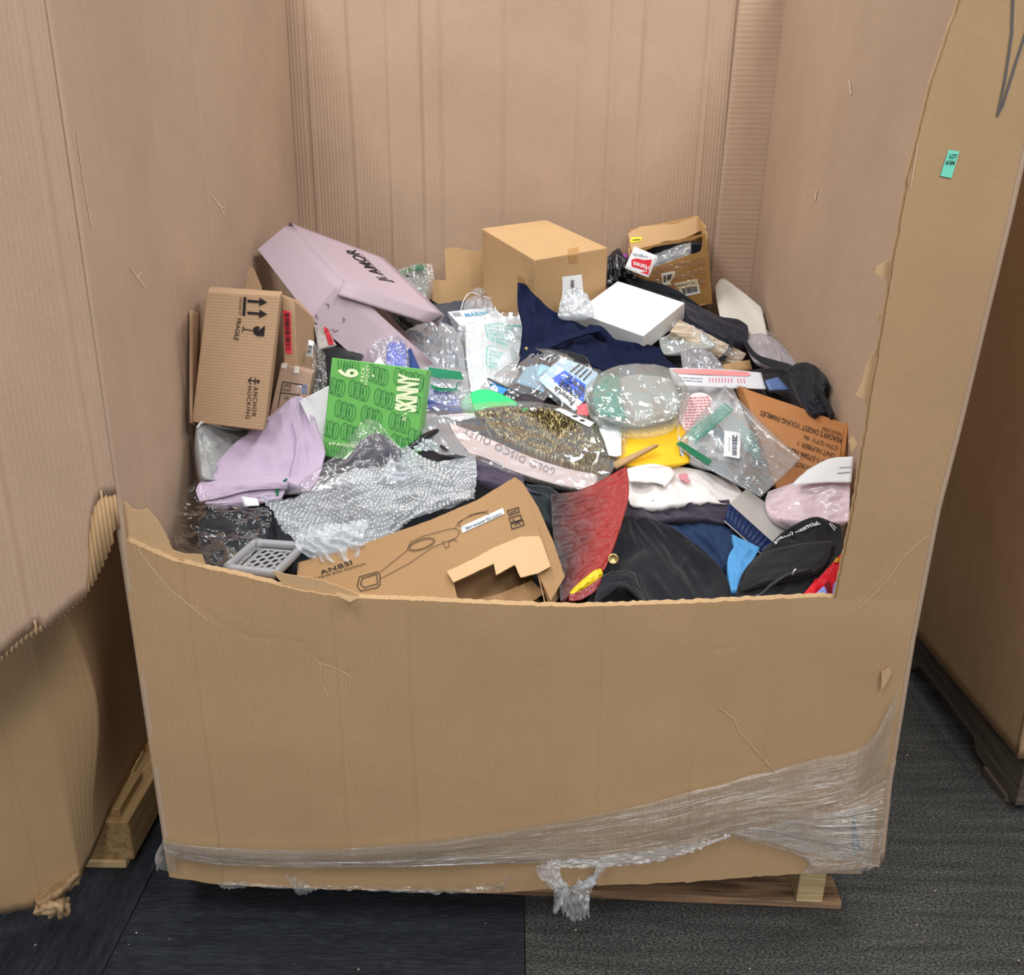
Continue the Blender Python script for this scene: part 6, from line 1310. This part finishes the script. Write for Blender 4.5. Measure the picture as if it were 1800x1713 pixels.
# --- gold sequin package
t = thing('costume_pack', 'clear package of gold sequin fringe with a pale title band', 'packaging', tuple(PY(930, 850, .32)))
m, nt, b = nodes('gold_sequins'); L = nt.links.new
tc = nt.nodes.new('ShaderNodeTexCoord'); mp = nt.nodes.new('ShaderNodeMapping'); mp.inputs['Scale'].default_value = (150, 26, 1); L(tc.outputs['UV'], mp.inputs[0])
vo = nt.nodes.new('ShaderNodeTexVoronoi'); vo.inputs['Scale'].default_value = 1; L(mp.outputs[0], vo.inputs['Vector'])
sp_ = nt.nodes.new('ShaderNodeSeparateXYZ'); L(vo.outputs['Color'], sp_.inputs[0])
cr = nt.nodes.new('ShaderNodeValToRGB'); cr.color_ramp.elements[0].color = srgb(40, 36, 26); cr.color_ramp.elements[1].color = srgb(232, 220, 160); cr.color_ramp.elements[0].position = .25; cr.color_ramp.elements[1].position = .95
e = cr.color_ramp.elements.new(.65); e.color = srgb(128, 114, 66)
L(sp_.outputs[0], cr.inputs[0]); L(cr.outputs[0], b.inputs['Base Color']); b.inputs['Metallic'].default_value = .7; b.inputs['Roughness'].default_value = .28
bp = nt.nodes.new('ShaderNodeBump'); bp.inputs['Strength'].default_value = .8; bp.inputs['Distance'].default_value = .003; L(sp_.outputs[1], bp.inputs['Height']); L(bp.outputs[0], b.inputs['Normal'])
surf('sequin_fringe', [[(832, 722, .50), (880, 714, .525), (940, 714, .535), (1000, 724, .525), (1050, 745, .50), (1082, 780, .455)], [(850, 736, .475), (895, 736, .485), (950, 740, .485), (1005, 752, .475), (1048, 775, .455), (1078, 798, .425)],
     [(862, 752, .445), (905, 758, .445), (955, 768, .44), (1005, 784, .43), (1042, 802, .415), (1070, 815, .40)], [(880, 766, .42), (920, 782, .405), (960, 798, .39), (1005, 814, .38), (1040, 826, .375), (1062, 830, .375)]], m, t, 'y', 150, 40, 'wave', .0035, 34, 8, 2, 0, .07)
CB = plain('title_band', (206, 190, 190), .4, .4, 0, .04)
tb = surf('title_band', [[(788, 742, .425), (830, 758, .415), (880, 780, .40), (930, 802, .38), (990, 822, .365), (1050, 834, .36)], [(800, 765, .395), (838, 785, .38), (885, 806, .365), (935, 824, .35), (992, 840, .34), (1050, 850, .335)], [(825, 796, .35), (858, 806, .345), (895, 824, .335), (945, 842, .32), (1000, 855, .31), (1050, 864, .305)]], CB, t, 'y', 50, 14, 'paper', .001, 2, 2, 3, .001)
arc = [(975, 828), (955, 822), (930, 812), (905, 800), (880, 788), (855, 774), (830, 762), (808, 748)]
V, F = text_mesh('GOLD DISCO QUEEN', -.006, 1.15)
def arcg(u, v):
    n_ = len(arc) - 1; x = min(u, .9999) * n_; i = int(x); f = x - i
    ax, ay = arc[i]; bx, by = arc[i + 1]; dx, dy_ = bx - ax, by - ay; l = math.hypot(dx, dy_)
    return (ax + dx * f - dy_ / l * (v - .5) * 14, ay + dy_ * f + dx / l * (v - .5) * 14)
lay('lettering', [arcg(u, v) for u, v in V], F, ((0, 0), (1, 0), (1, 1), (0, 1)), tb, plain('grey_title', (104, 100, 104), .6), t, .002)
gpf = surf('package_film', [[(714, 706, .455), (790, 712, .495), (870, 705, .535), (960, 708, .54), (1045, 738, .50), (1095, 788, .435)], [(722, 728, .42), (795, 740, .44), (875, 742, .465), (965, 752, .465), (1042, 782, .43), (1090, 805, .405)], [(738, 760, .375), (800, 775, .375), (870, 788, .38), (950, 806, .37), (1020, 824, .36), (1074, 832, .358)], [(770, 798, .325), (822, 802, .33), (880, 824, .322), (948, 844, .31), (1005, 858, .30), (1054, 866, .298)]], film('package_gloss', cover=.25, haze=.12, rough=.09, scale=18, bump=.5, hazecol=(205, 205, 212)), t, 'y', 80, 44, 'film', .006, 4, 4, 3, 0, .03)
surf('grey_end', [[(722, 722, .425), (760, 728, .435), (800, 742, .43)], [(735, 755, .385), (775, 765, .385), (820, 780, .38)], [(768, 796, .33), (800, 800, .335), (842, 804, .345)]], film('grey_end_film', cover=.2, haze=.72, rough=.15, scale=30, bump=.5, hazecol=(188, 190, 198)), t, 'y', 24, 20, 'film', .004, 2, 2, 8, 0)
wt = patch('barcode_label', ((975, 720), (985, 718), (1044, 744), (1036, 752)), gpf, WHITEP, t, .002)
lay('print', *textlines(61, 2, 3, .4), ((1000, 728), (1010, 728), (1034, 742), (1028, 744)), wt, INK, t, .0008)
fillpx('grey_mark', [(776, 782), (784, 788), (790, 795), (782, 794), (772, 786)], gpf, INK, t, .002)
t = thing('white_card', 'white card with two blue-grey letters beside the gold package', 'card', tuple(PY(1075, 800, .42)))
wc = surf('card', [[(1042, 732, .525), (1066, 732, .53), (1090, 736, .53)], [(1058, 765, .46), (1076, 768, .455), (1092, 770, .455)], [(1070, 800, .40), (1080, 802, .398), (1092, 800, .40)]], WHITEP, t, 'y', 14, 14, 'paper', .002, 2, 2, 4, .001)
text('la', ((1078, 755), (1067, 752), (1068, 744), (1079, 747)), wc, plain('slate_ink', (86, 96, 116), .6), t, .01, off=.003)
tag(surf('film_scrap', [[(1076, 735, .525), (1095, 740, .52), (1108, 745, .515)], [(1082, 765, .455), (1095, 768, .455), (1104, 775, .45)], [(1080, 800, .395), (1090, 800, .395), (1098, 800, .40)]], CLEAR, None, 'y', 18, 16, 'film', .005, 3, 3, 6, 0), 'loose clear film between the white card and yellow envelope', 'plastic')
# --- grey garment bag before the pasta box
t = thing('bagged_garment', 'grey garment in a clear bag in front of the green pasta box', 'clothing', tuple(PY(640, 850, .26)))
surf('garment', [[(632, 775, .325), (655, 762, .33), (680, 768, .33), (705, 792, .32)], [(610, 805, .30), (645, 798, .305), (675, 800, .305), (702, 812, .305)], [(560, 840, .285), (610, 832, .295), (655, 830, .30), (690, 832, .305)], [(520, 875, .25), (580, 870, .262), (640, 860, .275), (680, 855, .282)]], cloth('mid_grey_knit', (84, 82, 92)), t, 'y', 40, 36, 'cloth', .008, 4, 2.5, 3, 0, .05)
surf('bag_film', [[(632, 744, .33), (650, 736, .335), (668, 745, .335), (698, 780, .32)], [(600, 790, .30), (635, 775, .305), (668, 778, .31), (704, 805, .305)], [(548, 830, .275), (600, 815, .28), (650, 812, .285), (694, 828, .285)], [(500, 870, .235), (570, 862, .24), (640, 852, .25), (682, 850, .255)]], CLEAR, t, 'y', 44, 40, 'film', .007, 4, 4, 9, 0, .02)
tag(tube('green_tie', [PY(486, 872, .215), PY(488, 858, .22), PY(495, 848, .225), PY(504, 842, .225)], .0035, plain('tie_green', (8, 110, 74), .5), None, 8, None, .5), 'short dark green tie on the lilac sweatshirt hem', 'tie')
tag(tube('handle_strap', [PY(712, 800, .33), PY(722, 786, .345), PY(745, 768, .362), PY(768, 757, .40)], .007, plain('black_rubber', (20, 22, 26), .4), None, 8, None, .7), 'black rubber handle between the pasta box and the gold package', 'handle')
tag(surf('foil_scrap', [[(725, 778, .345), (750, 770, .355), (768, 780, .35)], [(730, 795, .325), (752, 792, .33), (770, 795, .33)]], film('pale_scrap', cover=.3, haze=.5, hazecol=(190, 212, 218)), None, 'y', 14, 10, 'film', .005, 3, 2, 3, 0), 'pale plastic scrap tucked under the black rubber handle', 'plastic')
tag(surf('purple_garment', [[(830, 800, .36), (870, 810, .35), (920, 835, .33)], [(835, 820, .335), (875, 830, .32), (925, 855, .30)], [(840, 845, .30), (885, 850, .295), (960, 872, .27)]], cloth('dusky_purple', (74, 66, 84)), None, 'y', 24, 18, 'cloth', .006, 3, 3, 4, 0, .04), 'dusky purple garment under the gold package', 'clothing')
tag(surf('dark_garment', [[(925, 850, .30), (965, 855, .295), (985, 870, .285)], [(930, 875, .265), (965, 880, .26), (980, 900, .235)], [(945, 910, .215), (965, 920, .205), (985, 940, .185)]], cloth('dark_teal', (30, 38, 42)), None, 'y', 20, 18, 'cloth', .006, 3, 3, 7, 0, .04), 'dark teal garment between the kraft product carton and the red bag', 'clothing')
tag(surf('dark_jersey', [[(478, 885, .235), (510, 885, .245), (545, 905, .225)], [(485, 925, .18), (515, 930, .18), (545, 950, .165)], [(490, 985, .105), (520, 1000, .092), (550, 1010, .085)]], cloth('ink_jersey', (34, 38, 46)), None, 'y', 24, 24, 'cloth', .007, 3, 3, 2, 0, .05), 'ink dark jersey between the glossy bag and the bubble wrap', 'clothing')
tag(surf('black_bundle', [[(560, 560, .72), (600, 590, .70), (640, 625, .66)], [(545, 600, .64), (580, 625, .60), (620, 650, .57)], [(545, 650, .55), (580, 670, .52), (610, 690, .50)]], BLACKC, None, 'y', 24, 24, 'cloth', .007, 3, 3, 3, 0, .05), 'black fabric bundle in the gap under the lilac box', 'clothing')
tag(surf('clear_wrap', [[(535, 600, .56), (555, 605, .555), (572, 625, .53)], [(540, 650, .50), (558, 660, .485), (575, 675, .47)], [(545, 690, .43), (560, 700, .42), (572, 710, .415)]], CLEARC, None, 'y', 24, 30, 'film', .010, 4, 5, 4, 0), 'crumpled clear wrap beside the dusty kraft carton', 'plastic')
tag(surf('bubble_scrap', [[(990, 512, .90), (1012, 505, .905), (1032, 515, .91)], [(984, 535, .87), (1010, 530, .87), (1040, 535, .88)], [(980, 556, .845), (1010, 556, .845), (1045, 556, .86)]], BWM, None, 'y', 30, 24, 'film', .010, 4, 4, 3, 0, .03), 'clear bubble wrap scrap in front of the large kraft carton', 'bubble wrap')

# ------------------------------------------------------------------ let the soft things give way where they press on their neighbours
def top_of(o):
    while o.parent: o = o.parent
    return o
def settle():
    ob = {n: bpy.data.objects[n] for n in set(SOFT) | set(SOLID) if n in bpy.data.objects}
    root = {n: top_of(o).name for n, o in ob.items()}
    vert = {n: [v.co.copy() for v in o.data.vertices] for n, o in ob.items()}
    face = {n: [tuple(p.vertices) for p in o.data.polygons] for n, o in ob.items()}
    body = {}
    def rebuild(n):
        vs = vert[n]
        lo = Vector((min(v[k] for v in vs) for k in range(3))); hi = Vector((max(v[k] for v in vs) for k in range(3)))
        body[n] = (BVHTree.FromPolygons(vs, face[n]), lo, hi)
    closed = [n for n in ob if n in SOLID or (n in SOFT and SOFT[n][2])]
    for n in closed: rebuild(n)
    RAYS = (Vector((.31, .22, .92)), Vector((-.7, .5, .51)))
    def inside(p, n):
        t, lo, hi = body[n]
        if not (lo.x < p.x < hi.x and lo.y < p.y < hi.y and lo.z < p.z < hi.z): return False
        for d in RAYS:
            c, q = 0, p.copy()
            for _ in range(30):
                h = t.ray_cast(q, d)
                if h[0] is None: break
                c += 1; q = h[0] + d * 1e-5
            if c % 2 == 0: return False
        return True
    def neighbours(n):
        vs = vert[n]
        lo = Vector((min(v[k] for v in vs) for k in range(3))); hi = Vector((max(v[k] for v in vs) for k in range(3)))
        return [m for m in closed if m != n and root[m] != root[n] and all(body[m][1][k] < hi[k] and lo[k] < body[m][2][k] for k in range(3))]
    def undersides(n):
        nu, nv, bk = SOFT[n]; vs = vert[n]; nb = neighbours(n); ch = False
        if not bk or not nb: return
        for k, f in bk.items():
            if not any(inside(vs[k], m) for m in nb): continue
            a, b = vs[k].copy(), vs[f]
            for t in (.15, .3, .45, .6, .75, .88, .95):
                p = a.lerp(b, t)
                if not any(inside(p, m) for m in nb): break
            vs[k] = p; ch = True
        if ch: rebuild(n)
    def tops(n):
        nu, nv, bk = SOFT[n]; vs = vert[n]; nb = neighbours(n); ch = False
        if not nb: return
        part = {f: k for k, f in (bk or {}).items()}
        for f in range((nu + 1) * (nv + 1)):
            hits = [m for m in nb if inside(vs[f], m)]
            if not hits: continue
            d = (vs[f] - CAM).normalized(); best = None
            for s in range(1, 15):
                if not any(inside(vs[f] + d * .003 * s, m) for m in nb): best = vs[f] + d * .003 * s; break
                if s <= 3 and not any(inside(vs[f] - d * .002 * s, m) for m in nb): best = vs[f] - d * .002 * s; break
            if best is None: continue
            mv = best - vs[f]; vs[f] = best; ch = True
            if f in part: vs[part[f]] = vs[part[f]] + mv
        if ch and n in body: rebuild(n)
    order = sorted((n for n in SOFT if n in ob), key=lambda n: n)
    for n in order: undersides(n)
    for n in order: tops(n)
    for n in order: undersides(n)
    for n in order: tops(n)
    for n in order:
        o = ob[n]
        for v, p in zip(o.data.vertices, vert[n]): v.co = p
        o.data.update()
settle()
